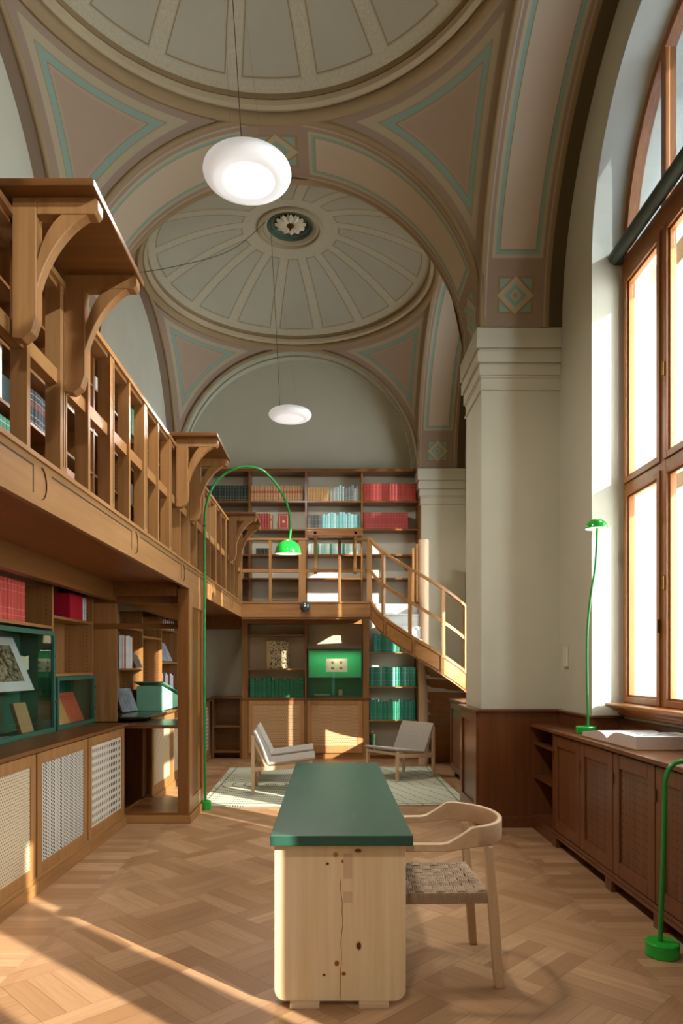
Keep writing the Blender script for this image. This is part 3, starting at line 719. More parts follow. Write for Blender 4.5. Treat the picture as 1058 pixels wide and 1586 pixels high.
# green vitrines
VGR = flat('vitrine_green_paint', '2F5A48', .4); VIN = flat('vitrine_lining_green', '1F8A52', .8, vary=.2, scale=2)
def vitrine(name, label, b, shelf=None, axis='y', open_y=None):
    x0, x1, y0, y1, z0, z1 = b; v = thing(name, ((x0+x1)/2, (y0+y1)/2, z0), label, 'display case'); f = .035; t = .012
    bm = BM()
    if axis == 'y':   # glass on +x
        for a in ((y0,y0+f,z0,z1),(y1-f,y1,z0,z1),(y0+f,y1-f,z1-f,z1),(y0+f,y1-f,z0,z0+f)): box(bm, x1-.03, x1, *a)
        obj('frame', bm, VGR, v, bevel=.003)
        bm = BM(); box(bm, x0, x0+t, y0, y1, z0, z1); box(bm, x0+t, x1-.03, y0, y0+t, z0, z1); box(bm, x0+t, x1-.03, y1-t, y1, z0, z1); box(bm, x0+t, x1-.03, y0+t, y1-t, z0, z0+t); box(bm, x0+t, x1-.03, y0+t, y1-t, z1-t, z1)
        obj('lined_case', bm, VIN, v)
        bm = BM(); box(bm, x1-.017, x1-.013, y0+f, y1-f, z0+f, z1-f); obj('glass_front', bm, VGLASS, v)
        if shelf: bm = BM(); box(bm, x0+t+.03, x1-.04, y0+t, y1-t, shelf-.004, shelf+.004); obj('glass_shelf', bm, VGLASS, v)
        for zz in (z0+(z1-z0)*.3, z0+(z1-z0)*.75):
            bm = BM(); box(bm, x1, x1+.012, y1-.024, y1-.014, zz-.008, zz+.008); obj('lock', bm, flat('chrome','C8C8C8',.15,.5,1), v)
    else:             # glass on -y
        for a in ((x0,x0+f*.6,z0,z1),(x1-f*.6,x1,z0,z1)): box(bm, a[0], a[1], y0, y0+.03, a[2], a[3])
        for a in ((z0,z0+f),(z1-f*.6,z1)): box(bm, x0+f*.6, x1-f*.6, y0, y0+.03, a[0], a[1])
        obj('frame', bm, VGR, v, bevel=.002)
        bm = BM(); box(bm, x0, x1, y1-t, y1, z0, z1); box(bm, x0, x0+t, y0+.03, y1-t, z0, z1); box(bm, x1-t, x1, y0+.03, y1-t, z0, z1); box(bm, x0+t, x1-t, y0+.03, y1-t, z0, z0+t); box(bm, x0+t, x1-t, y0+.03, y1-t, z1-t, z1)
        obj('lined_case', bm, VIN, v)
        bm = BM(); box(bm, x0+.02, x1-.02, y0+.013, y0+.017, z0+f, z1-.02); obj('glass_front', bm, VGLASS, v)
        if shelf: bm = BM(); box(bm, x0+t, x1-t, y0+.04, y1-.02, shelf-.006, shelf+.006); obj('glass_shelf', bm, flat('glass_edge','8FC0A8',.2), v)
        for i in range(10):
            bm = BM(); xx = x0+.08+i*(x1-x0-.16)/9; lathe(bm, [(.0001,0),(.008,0),(.008,.006),(.0001,.006)], (xx, y0+.06, z1-t-.007), 8); obj('spotlight', bm, EMW, v)
    return v
def emis(name, c, s):
    m = NT(name); m.col(c); m.b.inputs['Emission Color'].default_value = lin(c); m.b.inputs['Emission Strength'].default_value = s; MATS[name] = m.m; return m.m
EMW = emis('spot_glow', 'FFF2D8', 6)
VIN = flat('vitrine_lining_dark', '33614A', .7, vary=.25, scale=2)
vitrine('vitrine', 'large green-framed glass display case on the left worktop', (-2.515,-2.22,4.60,5.635,WT,1.745), 1.27)
vitrine('vitrine', 'small green-framed glass display case beside the large one', (-2.515,-2.22,5.68,6.585,WT,1.38))
def slab(name, c, ux, uz, w, h, t, mats, label, cat, extra=None):
    """leaning slab: bottom-centre c, ux = width dir, uz = up dir"""
    bm = BM(); ux = Vector(ux).normalized(); uz = Vector(uz).normalized(); n = ux.cross(uz).normalized()
    box(bm, -w/2, w/2, -t, 0, 0, h, 0)
    if extra: extra(bm, w, h, t)
    M = Matrix((ux, -n, uz)).transposed().to_4x4(); M.translation = Vector(c); xf(bm, M)
    return tag(obj(name, bm, mats), label, cat)
ENGR = NT('engraving_print', .8, .1); x_, y_, z_ = ENGR.xyz(); nn = ENGR.noise(ENGR.tc, 22, 6, .75); ENGR.col(ENGR.mix((nn-.42)*5, '2E2418', 'A8977A')); ENGR = ENGR.m
MOUNT = flat('mount_card', 'C8C0BC', .85, vary=.02)
def mount(name, bottom, top_dir, w, h, label):
    def ex(bm, w, h, t): pass
    o = thing(name, bottom, label, 'picture'); ux = Vector((.12, 1, 0)).normalized(); uz = Vector(top_dir).normalized(); n = ux.cross(uz).normalized()
    M = Matrix((ux, -n, uz)).transposed().to_4x4()
    bm = BM(); box(bm, -w/2, w/2, 0, .004, 0, h); xf(bm, M); obj('mount', bm, MOUNT, o, local=True)
    bm = BM(); box(bm, -w*.33, w*.33, -.001, .0, h*.17, h*.84); xf(bm, M); obj('print', bm, ENGR, o, local=True)
mount('mounted_print', (-2.30, 5.10, 1.285), (-.44, .05, 1), .50, .44, 'dark etching in a white mount leaning inside the large green vitrine')
slab('book', (-2.28, 5.20, .955), (.1,1,0), (-.30,0,1), .17, .24, .03, flat('cover_A47E52','A47E52',.6), 'brown book leaning on the floor of the large green vitrine', 'book')
bm = BM(); prism(bm, [(-2.30,4.90),(-2.26,5.06),(-2.36,5.08),(-2.38,4.94)], 'z', .953, .957); tag(obj('paper_card', bm, flat('old_paper','D8CDB0',.8)), 'cream card lying on the floor of the large green vitrine', 'card')
bm = BM(); prism(bm, [(5.44,1.42),(5.58,1.44),(5.58,1.55),(5.50,1.54),(5.44,1.55)], 'x', -2.42, -2.415); tag(obj('paper_card', bm, flat('old_paper','D8CDB0',.8)), 'small cream paper hanging at the right inside the large green vitrine', 'card')
slab('book', (-2.29, 5.93, .955), (.25,1,0), (-.42,0,1), .17, .26, .035, flat('cover_C99350','C99350',.5,vary=.15), 'golden brown book leaning at the left in the small vitrine', 'book')
def rb_ex(bm, w, h, t):
    box(bm, -w*.36, w*.36, 0, .001, h*.1, h*.9, 1); box(bm, -w*.2, w*.2, .001, .002, h*.2, h*.42, 0); box(bm, -w*.2, w*.2, .001, .002, h*.7, h*.82, 2)
slab('book', (-2.29, 6.24, .955), (.22,1,0), (-.42,0,1), .26, .29, .025, [flat('cover_C0563A','C0563A',.5), flat('cover_D98A5A','D98A5A',.5,vary=.3,scale=60), flat('gilt_D8B45A','D8B45A',.4)], 'ornate orange-red book leaning at the right in the small vitrine', 'book', rb_ex)

# partition between near and far left bays, with its post
pt = thing('partition', (-1.62, 6.5, 0), 'oak partition with open frame and tall panelled post between the left bays', 'partition')
PY = 6.50
bm = BM(); box(bm, -1.425, -1.325, PY, 7.26, .075, GZ0); obj('post', bm, oakd('z'), pt, bevel=.003)
bm = BM(); box(bm, -1.325, -1.312, PY, PY+.12, .09, GZ0); box(bm, -1.325, -1.312, 7.14, 7.26, .09, GZ0); box(bm, -1.325, -1.312, PY+.12, 7.14, 2.03, GZ0); box(bm, -1.325, -1.312, PY+.12, 7.14, .09, .22); obj('side_panel', bm, oak('z'), pt, bevel=.003)
bm = BM(); box(bm, -2.0, -1.30, PY-.015, 7.28, 0, .075); obj('plinth', bm, oak('x'), pt, bevel=.004)
bm = BM(); box(bm, -1.93, -1.425, PY, 7.26, .075, .10); obj('bottom_board', bm, oakd('x'), pt)
bm = BM(); box(bm, -1.95, -1.425, PY+.0, 7.25, .885, .915); obj('middle_board', bm, mahog('x'), pt, bevel=.003)
bm = BM(); box(bm, -2.53, -1.425, PY+.105, PY+.158, 2.06, 2.15); obj('top_rail', bm, oakd('x'), pt)
bm = BM(); box(bm, -2.25, -1.425, PY+.112, PY+.155, 1.82, 1.87); obj('cross_rail', bm, oakd('x'), pt)
bm = BM(); box(bm, -2.25, -2.03, PY+.12, PY+.145, WT, 2.15); obj('wing_panel', bm, oak('z'), pt)
bm = BM(); box(bm, -2.5, -1.96, 7.27, 7.41, .10, .885); obj('end_panel', bm, mahog('z'), pt)
bm = BM(); box(bm, -2.2, -1.86, 6.99, 7.9, WT+.001, WT+.014); o=obj('desk_pad', bm, flat('green_linoleum','5E7A5C',.18,.6)); tag(o, 'glossy green desk pad lying on the worktop behind the partition', 'desk pad')
# slanted open green case behind the partition
sc_ = thing('slanted_case', (-2.06, 8.3, WT), 'mint green slanted reading case on the worktop behind the partition', 'display case')
bm = BM(); prism(bm, [(7.98,WT+.014),(9.15,WT+.014),(9.15,WT+.10),(7.98,WT+.30)], 'x', -2.22, -1.93); obj('case_body', bm, flat('mint_paint','8FCBA8',.5), sc_)
bm = BM(); prism(bm, [(7.95,WT+.335),(9.2,WT+.125),(9.2,WT+.14),(7.95,WT+.35)], 'x', -2.24, -1.91); obj('glass_lid', bm, flat('lid_green_glass','5F8F78',.15,.6), sc_)
# catalogues and pictures in the far left bookcase
cat_specs = [('D8DAD8','white catalogue',None,None),('C8D0D8','pale blue catalogue',None,None),('E0DCD0','cream catalogue',None,None),('B83A34','red catalogue',None,None),('E4E4E0','pale catalogue',None,None)]
row('y', 7.50, 8.05, BX-.02, 1.44, cat_specs, .36, 'shelf seen through the partition opening', 'catalogues behind the partition', n=9, depth=.2, hv=.02)
row('y', 9.33, 10.2, BX-.02, 1.97, [cat_specs[0], ('30302E','black catalogue',None,None), cat_specs[2], cat_specs[3]], .15, 'highest shelf seen through the partition', 'small catalogues behind the partition', n=14, hv=.1)
row('y', 9.33, 10.2, BX-.02, WT+.15, [cat_specs[0], cat_specs[2], cat_specs[3], ('6A3A44','plum catalogue',None,None), cat_specs[1]], .26, 'above the mint case', 'catalogues above the mint case', n=14, hv=.1)
bm=BM(); box(bm,-2.51,-2.25,9.32,10.22,WT+.13,WT+.15); tag(obj('riser_shelf',bm,oak('y')),'low oak riser shelf carrying catalogues behind the mint case','shelf')
mk = flat('photo_print','8E949A',.5,vary=.5,scale=14)
slab('art_book', (-2.24, 7.75, WT+.016), (.2,1,0), (-.35,0,1), .36, .27, .02, flat('photo_print','8E949A',.5,vary=.5,scale=14), 'grey picture book leaning behind the partition opening', 'book')
slab('art_book', (-2.25, 8.2, 1.445), (.3,1,0), (-.5,0,1), .14, .18, .01, flat('card_print', '6A6456', .6), 'small grey print leaning beside the white catalogues', 'picture')
slab('art_book', (-2.26, 9.6, 1.525), (.2,1,0), (-.45,0,1), .34, .28, .02, mk, 'black and white picture book leaning on the middle shelf behind the partition', 'book')

# left upper bookcase on the gallery
UX = -1.95; UYS = (1.9, 2.75, 3.55, 4.40, 4.95, 5.75, 6.50, 7.30, 8.1, 8.9, 9.7, 10.5)
ul = thing('bookcase', (-2.15, 6, GZ1), 'long oak bookcase on the left gallery behind the railing', 'bookcase')
for y in UYS:
    bm = BM(); box(bm, -2.40, UX, y-.014, y+.014, GZ1, 4.1); pin_holes(bm, UX-.05, UX-.3, y-.014, GZ1+.08, 4.0); obj('upright', bm, [oakd('z'), DK], ul)
bm = BM(); box(bm, -2.40, UX, 1.9, 10.9, 4.1, 4.13); obj('top_board', bm, oakd('y'), ul)
bm = BM(); box(bm, -2.415, -2.40, 1.9, 10.9, GZ1, 4.13); obj('back_panel', bm, wood('dark_oak_back','6A3E1E','3E2210',axis='z',rough=.6), ul)
for z in (2.72, 3.06, 3.41, 3.78):
    for i in range(len(UYS)-1):
        if (i*7+int(z*100)) % 5 == 0 and i > 3: continue
        bm = BM(); box(bm, -2.39, UX-.005, UYS[i]+.014, UYS[i+1]-.014, z-.02, z); obj('shelf', bm, oakd('y'), ul)
GL = ('3F7F68','green book with red title label','D8D0B0','A02030'); NB = ('26303A','dark blue leather book','B0A890','6A3A30'); BR = ('5A3A2C','brown leather book','B09060','2A3A34'); PK = ('B58A7A','dusty pink book','D0B0A0',None)
wh = 'left gallery, '
row('y', 3.95, 4.36, UX-.03, 2.72, [GL], .26, wh+'beside the nearest post', 'green books, left gallery', n=8, depth=.18)
row('y', 4.44, 4.92, UX-.03, 3.06, [NB], .25, wh+'beyond the nearest post', 'dark blue books, left gallery', n=10, depth=.18)
row('y', 5.0, 5.6, UX-.03, 3.41, [BR], .23, wh+'below the small framed picture', 'brown books, left gallery', n=12, depth=.18)
row('y', 5.0, 5.7, UX-.03, 2.72, [PK], .24, wh+'at floor level beyond the near bracket', 'pink books, left gallery', n=12, depth=.18)
row('y', 6.55, 7.0, UX-.03, 3.06, [GD,GR,TW], .22, wh+'second shelf, fifth bay', 'mixed books, left gallery', n=7)
row('y', 6.8, 7.25, UX-.03, 3.78, [GN], .26, wh+'highest shelf, fifth bay', 'green books, left gallery', n=6)
row('y', 7.35, 8.0, UX-.03, 3.41, [DG], .24, wh+'third shelf, sixth bay', 'dark green books, left gallery', n=12)
row('y', 8.15, 8.8, UX-.03, 3.06, [GR], .24, wh+'second shelf, seventh bay', 'grey books, left gallery', n=9)
row('y', 8.15, 8.8, UX-.03, 3.41, [DG], .24, wh+'third shelf, seventh bay', 'dark green books, left gallery', n=10)
box_thing('framed_picture', (-2.2,-2.17,5.1,5.45,3.78,4.03), flat('muted_print','A8A890',.6,vary=.35,scale=12), 'small pale framed picture standing high on the left gallery bookcase', 'picture')
for k_ in range(4): box_thing('flat_book', (-2.2+.01*k_,-1.97,5.85,6.1-.02*k_,3.78+.03*k_,3.808+.03*k_), flat('cover_C8C4B8','C8C4B8',.7), 'pale book, %s in the flat stack on the left gallery bookcase' % ('lowest','second from below','third from below','topmost')[k_], 'book', 'pale books lying flat')
box_thing('archive_box', (-2.3,-1.98,3.98,4.2,3.06,3.42), flat('pale_board','C9CCC4',.7), 'pale grey archive box above the green books on the left gallery', 'box')
box_thing('archive_box', (-2.2,-1.99,4.22,4.36,3.06,3.24), flat('cover_26302C','26302C',.6), 'black archive box beside the pale one on the left gallery', 'box')

# ------------------------------------------------------------------ lower back cabinet
bc = thing('wall_cabinet', (-.4, 11.15, 0), 'large oak wall cabinet with cane doors and open shelves under the back gallery', 'cabinet')
for x0, x1 in ((-1.40,-1.30),(-.405,-.375),(.51,.61)):
    bm = BM(); box(bm, x0, x1, YB-.01, 11.29, .0, GZ0+.06); obj('upright', bm, oak('z'), bc, bevel=.003)
bm = BM(); box(bm, -1.40, .62, YB-.03, 11.29, .93, .965); box(bm, -1.3,.51, YB-.0, 11.0+.03, .86,.93); obj('counter', bm, oakd('x'), bc, bevel=.003)
bm = BM(); box(bm, -1.30, .51, YB+.0, 11.05, 0, .09); obj('plinth', bm, oak('x'), bc)
bm = BM(); box(bm, -1.30, .51, YB-.005, 11.29, 2.13, GZ0+.06); obj('head_rail', bm, oak('x'), bc)
bm = BM(); box(bm, -1.30, -.405, YB+.02, 11.28, 1.94, 1.96); obj('shelf', bm, oak('x'), bc)
bm = BM(); box(bm, -1.30, -.405, YB+.01, 11.28, 1.40, 1.425); obj('shelf', bm, oak('x'), bc)
bm = BM(); box(bm, -.375, .51, YB+.01, 11.28, 1.735, 1.755); obj('shelf', bm, oak('x'), bc)
bm = BM(); box(bm, -1.3, .51, 11.27, 11.29, 0, GZ0+.06); obj('back_panel', bm, plaster('warm_back_wall','C3B293'), bc)
for a, b in ((-1.295,-.41),(-.37,.505)):
    fr = .07; y0, y1, z0, z1 = YB-.022, YB, .095, .925
    bm = BM(); box(bm, a, a+fr, y0, y1, z0, z1); box(bm, b-fr, b, y0, y1, z0, z1); box(bm, a+fr, b-fr, y0, y1, z1-fr, z1); box(bm, a+fr, b-fr, y0, y1, z0, z0+fr*1.6)
    d = obj('door', bm, wood('door_oak','C08B58','95633A',axis='z'), bc, bevel=.003)
    bm = BM(); box(bm, a+fr, b-fr, y0+.008, y0+.014, z0+fr*1.6, z1-fr); obj('cane_panel', bm, CANE4, d)
VIN = MATS['vitrine_lining_green']
vitrine('vitrine', 'green-lit display case in the back cabinet holding an open book', (-.365,.505,YB+.0,11.26,.966,1.733), 1.29, 'x')
row('x', -1.28, -.42, YB+.03, .966, [GN,GN2,GN,GN,GN2], .30, 'back cabinet, beside the green vitrine', 'green volumes, back cabinet', n=14, hv=.12, wv=.25, depth=.2)
ab = thing('displayed_book', (-.83, 11.1, 1.425), 'large patterned beige book leaning on the back cabinet shelf', 'book')
bm = BM(); box(bm, -1.0, -.67, 11.08, 11.12, 1.426, 1.86); 
PAT = NT('marbled_cover', .6); PAT.xyz(); pn = PAT.noise(PAT.tc, 40, 3, .7); PAT.col(PAT.mix(pn.gt(.53), 'D8C8A0', '4A3E26')); PAT = PAT.m
obj('cover', bm, PAT, ab, bevel=.003)
bm = BM(); box(bm, -1.012, -.955, 11.076, 11.12, 1.426, 1.86); obj('spine', bm, flat('cover_C9AE78','C9AE78',.6), ab)
# open book on stand inside the vitrine
ob = thing('open_book', (.10, 11.1, 1.33), 'small open illustrated book on a stand in the back vitrine', 'book')
for s in (-1, 1):
    bm = BM(); prism(bm, [(.10,11.12),(.10+s*.165,11.06),(.10+s*.168,11.075),(.10,11.14)], 'z', 1.37, 1.58); obj('page_block', bm, flat('old_paper','D8CDB0',.8), ob)
    bm = BM()
    for (u0, u1, z0, z1) in ((.05,.085,1.50,1.54), (.04,.09,1.41,1.45)):
        ya = lambda u: 11.12-u/.165*.06-.0015
        prism(bm, [(.10+s*u0, ya(u0)), (.10+s*u1, ya(u1)), (.10+s*u1, ya(u1)+.001), (.10+s*u0, ya(u0)+.001)], 'z', z0, z1)
    obj('illustration', bm, flat('ink_brown','8A6A48',.8), ob)
bm = BM(); box(bm, .02, .07, 11.1, 11.12, .98, 1.37); tag(obj('book_stand', bm, flat('stand_teal','3FA890',.3)), 'slim teal stand under the open book in the back vitrine', 'stand')
box_thing('flat_book', (-.27,.0,11.07,11.2,.98,1.0), flat('cover_8A7A4A','8A7A4A',.6), 'closed book lying flat, lower of two in the back vitrine', 'book', 'flat books in the back vitrine')
box_thing('flat_book', (-.26,-.01,11.07,11.2,1.0,1.018), flat('cover_D0C090','D0C090',.6), 'pale book lying flat, upper of two in the back vitrine', 'book', 'flat books in the back vitrine')
box_thing('small_frame', (.13,.19,11.1,11.13,.98,1.09), flat('cover_D0B070','D0B070',.5), 'tiny gold framed card at the right in the back vitrine', 'picture')
vl = bpy.data.lights.new('vitrine_spot', 'AREA'); vo = bpy.data.objects.new('vitrine_spot', vl); COL.objects.link(vo); vl.shape = 'RECTANGLE'; vl.size = .75; vl.size_y = .04; vl.energy = 2.2; vl.color = (1,.93,.78); vo.location = (.07, 11.06, 1.712)

# right open shelves
rs = thing('bookcase', (1.0, 11.15, 0), 'open shelves of sea-green books under the stair at the back', 'bookcase')
bm = BM(); box(bm, 1.36, 1.42, YB-.01, 11.29, 0, GZ0+.06); obj('end_panel', bm, oakd('z'), rs)
for z in (.08, .615, 1.14, 1.685):
    bm = BM(); box(bm, .61, 1.36, YB+.005, 11.28, z-.022, z); obj('shelf', bm, oak('x'), rs)
bm = BM(); box(bm, .61, 1.36, YB+.02, 11.05, 0, .058); obj('plinth', bm, oakd('x'), rs)
row('x', .68, 1.30, YB+.03, 1.685, [GT,GT,GN,GT], .29, 'top shelf under the stair', 'sea-green books under the stair', n=10, hv=.04)
row('x', .625, 1.35, YB+.03, 1.14, [GT,GN,GT,MT], .31, 'second shelf under the stair', 'sea-green books under the stair', n=15, hv=.03, wv=.3)
row('x', .625, 1.35, YB+.03, .615, [GT,GN2,GT,GN,GT], .30, 'third shelf under the stair', 'sea-green books under the stair', n=22, hv=.09, wv=.2)
row('x', .62, .71, YB+.03, .08, [BK,GN2,TW], .30, 'lowest shelf behind the right lounge chair', 'books on the lowest shelf', n=3)

# far left corner low shelves
cs = thing('corner_shelf', (-1.63, 11.1, 0), 'low dark open shelf unit in the far left corner', 'shelf')
bm = BM(); box(bm, -1.87, -1.40, YB-.0, 11.29, .955, .985); obj('top_board', bm, oakd('x'), cs)
bm = BM(); box(bm, -1.87, -1.40, 11.26, 11.29, 0, .955); obj('back_panel', bm, oakd('x'), cs)
bm = BM(); box(bm, -1.87, -1.84, YB+.0, 11.26, 0, .955); box(bm, -1.43, -1.40, YB, 11.26, 0, .955); obj('side_panel', bm, oakd('z'), cs)
for z in (.12, .52): 
    bm = BM(); box(bm, -1.84, -1.43, YB+.01, 11.26, z-.025, z); obj('shelf', bm, oakd('x'), cs)

# ------------------------------------------------------------------ spiral stair
SCX, SCY, SR = 1.387, 10.40, .81
st = thing('spiral_stair', (SCX, SCY, 0), 'curved oak stair with panelled stringer winding down from the back gallery', 'staircase')
A0 = math.radians(187)
def zdrop(deg):                 # drop after deg degrees of turn
    return deg*.0085 if deg <= 125 else 125*.0085+(deg-125)*.0152
def sp(deg, r, z): a = A0+math.radians(deg); return (SCX+r*math.cos(a), SCY+r*math.sin(a), z)
EXT = 212
bm = BM(); prevs = None; N = 70
for i in range(N+1):
    dg = EXT*i/N; zt_ = GZ1-zdrop(dg)+.02; zb_ = zt_-.25-min(.06, dg*.0006)
    ring = [bm.verts.new(sp(dg, r, z)) for r, z in ((SR, max(zb_,0)), (SR, max(zt_, .06)), (SR-.035, max(zt_, .06)), (SR-.035, max(zb_,0)))]
    if prevs:
        for j in range(4): bm.faces.new((prevs[j], prevs[(j+1)%4], ring[(j+1)%4], ring[j]))
    else: bm.faces.new(ring)
    prevs = ring
bm.faces.new(prevs[::-1]); bmesh.ops.recalc_face_normals(bm, faces=bm.faces[:]); obj('stringer', bm, oak('x'), st, smooth=True)
bm = BM()                       # raised panel mouldings on the stringer
for a, b in ((6, 32), (35, 64), (67, 92), (95, 122)):
    top = [sp(a+(b-a)*i/10, SR+.003, GZ1-zdrop(a+(b-a)*i/10)-.03) for i in range(11)]; bot = [(p[0], p[1], p[2]-.19-.0004*a) for p in top]
    sweep(bm, top, rect(.008, .01)); sweep(bm, bot, rect(.008, .01)); sweep(bm, [top[0], bot[0]], rect(.01,.008), up=(1,0,0)); sweep(bm, [top[-1], bot[-1]], rect(.01,.008), up=(1,0,0))
obj('stringer_moulding', bm, oakd('x'), st)
bm = BM(); prevs = None         # soffit
for i in range(N+1):
    dg = EXT*i/N; z = max(.0, GZ1-zdrop(dg)-.24-(.08 if dg > 125 else 0))
    ring = [bm.verts.new(sp(dg, r, z+q)) for r, q in ((.06, 0), (SR-.03, 0), (SR-.03, .02), (.06, .02))]
    if prevs:
        for j in range(4): bm.faces.new((prevs[j], prevs[(j+1)%4], ring[(j+1)%4], ring[j]))
    prevs = ring
bmesh.ops.recalc_face_normals(bm, faces=bm.faces[:]); obj('soffit', bm, oakd('x'), st, smooth=True)
TRD = flat('grey_tread', 'A09C92', .5); 
steps = 12; zprev = GZ1; dg = 0; rise = GZ1/13; k_ = 0
while k_ < steps:
    k_ += 1; z = GZ1-rise*k_
    lo, hi = 0, 300
    for _ in range(40):
        mid = (lo+hi)/2
        if zdrop(mid) < rise*k_-.20: lo = mid
        else: hi = mid
    d0 = lo-2; d1 = d0+(rise/.0085 if d0 < 125 else rise/.0152)+3
    bm = BM(); pts = [sp(d0-1.5, .05, 0)[:2]] + [sp(d0-1.5+(d1-d0)*i/6, SR-.03, 0)[:2] for i in range(7)] + [sp(d1-1, .05, 0)[:2]]
    prism(bm, pts, 'z', z-.03, z); obj('tread', bm, TRD, st, bevel=.004)
    bm = BM(); p, q = sp(d0, .05, 0), sp(d0, SR-.035, 0); dx = Vector((q[1]-p[1], p[0]-q[0])).normalized()*.012
    prism(bm, [(p[0],p[1]),(q[0],q[1]),(q[0]+dx.x,q[1]+dx.y),(p[0]+dx.x,p[1]+dx.y)], 'z', z, z+rise-.03); obj('riser', bm, TRD, st)
bm = BM(); prism(bm, [(1.42,.80),(1.95,.80),(1.95,.49),(1.66,.27),(1.42,.20)], 'y', 10.42, 10.75); obj('stair_shade_panel', bm, DK, st)  # dark panel added to stand in for the shade under the stair
bm = BM(); lathe(bm, [(.0001,0),(.078,0),(.078,3.33),(.072,3.345),(.0001,3.345)], (SCX,SCY,0), 28); obj('newel_post', bm, pale('z'), st, smooth=True)
bm = BM(); box(bm, SCX-.17, SCX-.12, SCY-.03, SCY+.05, 2.42, 3.22); box(bm, SCX-.12, SCX-.085, SCY-.05, SCY+.02, 2.42, 3.28); obj('newel_side_post', bm, oak('z'), st, bevel=.006)
rail = [sp(132*i/40, SR-.015, RT-.02-zdrop(132*i/40)-.0) for i in range(41)]; bm = BM(); sweep(bm, rail, rect(.045, .04)); obj('handrail', bm, oak('x'), st, bevel=.004)
rail = [sp(132*i/40, SR-.015, RM-.0-zdrop(132*i/40)) for i in range(41)]; bm = BM(); sweep(bm, rail, rect(.022, .045)); obj('middle_rail', bm, oak('x'), st)
for dg in (30, 62, 95, 122):
    p = sp(dg, SR-.015, 0); bm = BM(); box(bm, -.018, .018, -.025, .025, GZ1-zdrop(dg)+.0, RT-.03-zdrop(dg)); xf(bm, Matrix.Translation((p[0],p[1],0)) @ Matrix.Rotation(A0+math.radians(dg), 4, 'Z')); obj('baluster', bm, oak('z'), st)

# dark cupboard beside the stair foot, behind the pier
ck = thing('low_cupboard', (1.95, 9.2, 0), 'dark mahogany low cupboard behind the pier by the stair', 'cabinet')
bm = BM(); box(bm, 1.62, 2.06, 8.4, 9.35, .08, 1.0); obj('body', bm, mahog('z'), ck)
bm = BM(); box(bm, 1.59, 2.06, 8.37, 9.38, 1.0, 1.03); obj('top', bm, mahog('y'), ck, bevel=.004)
bm = BM(); panel_face(bm, 1.62, 8.4, 9.35, .1, .98, .08, .015); obj('door_frame', bm, mahog('z'), ck)
bm = BM()
for yy in (8.45, 9.27): box(bm, 1.66, 1.72, yy, yy+.06, 0, .08)
obj('foot', bm, flat('black_metal','1E1E1C',.4), ck)
bm = BM(); box(bm, 1.41, 2.1, 10.86, 10.9, 0, .3); box(bm, 1.41, 2.1, 10.85, 10.9, .3, .32); b_=obj('baseboard_back', bm, plaster('baseboard_grey','9A947E')); struct(b_)

# globe lamp on the back fascia
gl = thing('globe_spotlight', (-.375, GY-.05, 2.34), 'small dark glass globe lamp on the back gallery beam', 'lamp')
bm = BM(); bmesh.ops.create_uvsphere(bm, u_segments=24, v_segments=16, radius=.078); bmesh.ops.translate(bm, verts=bm.verts, vec=(-.375, GY-.078, 2.34)); obj('globe', bm, flat('smoked_glass','3A4440',.08,.8), gl, smooth=True)
bm = BM(); bmesh.ops.create_uvsphere(bm, u_segments=16, v_segments=10, radius=.02); bmesh.ops.translate(bm, verts=bm.verts, vec=(-.375, GY-.15, 2.34)); obj('lens', bm, flat('chrome','C8C8C8',.15,.5,1), gl, smooth=True)

# ------------------------------------------------------------------ right cabinets
RX = 1.83
rc = [(5.12,5.72,'mahogany cabinet with plain panelled door beside the open corner shelf',False),(4.52,5.12,'mahogany cabinet with perforated door under the open book',True),(3.93,4.52,'mahogany cabinet with perforated door between the book and the right lamp pole',True),(3.33,3.93,'mahogany cabinet with perforated door behind the right lamp pole',True),(2.73,3.33,'mahogany cabinet just outside the right frame edge',True)]
for y0, y1, lab, perf in rc:
    c = thing('side_cabinet', (RX+.13, (y0+y1)/2, 0), lab, 'cabinet', 'low cabinets under the window')
    bm = BM(); box(bm, RX+.02, 2.06, y0, y1, .10, .915); obj('body', bm, mahog('z'), c)
    bm = BM(); a, b, fr = y0+.006, y1-.006, .09; z0, z1 = .13, .905
    box(bm, RX, RX+.02, a, a+fr, z0, z1); box(bm, RX, RX+.02, b-fr, b, z0, z1); box(bm, RX, RX+.02, a+fr, b-fr, z1-fr, z1); box(bm, RX, RX+.02, a+fr, b-fr, z0, z0+fr)
    d = obj('door', bm, mahog('z'), c, bevel=.004)
    bm = BM(); box(bm, RX+.012, RX+.019, a+fr, b-fr, z0+fr, z1-fr); obj('perforated_panel' if perf else 'door_panel', bm, PERF if perf else mahog('z'), d)
    bm = BM(); box(bm, RX-.008, RX, b-.012, b-.004, z1-.2, z1-.13); obj('hinge', bm, flat('old_brass','7A5A2C',.35,.5,1), d)
    bm = BM(); box(bm, RX-.015, 2.06, y0, y1, .08, .10); box(bm, RX-.006, 2.06, y0, y1, .10, .125)
    if perf: pass
    obj('base_moulding', bm, mahog('y'), c, bevel=.003)
    if lab.startswith('mahogany cabinet with plain') or abs(y0-4.52) < .01 or abs(y0-3.33) < .01:
        bm = BM(); box(bm, RX-.01, RX+.06, y1-.09 if abs(y0-4.52) > .01 else y0+.0, y1 if abs(y0-4.52) > .01 else y0+.10, 0, .08); obj('foot', bm, mahog('z'), c)
cn = thing('corner_shelf', (1.95, 6.03, 0), 'open mahogany corner shelf between the pier and the right cabinets', 'shelf')
bm = BM(); box(bm, RX, 2.07, 5.72, 5.745, 0, .915); obj('side_panel', bm, mahog('z'), cn)
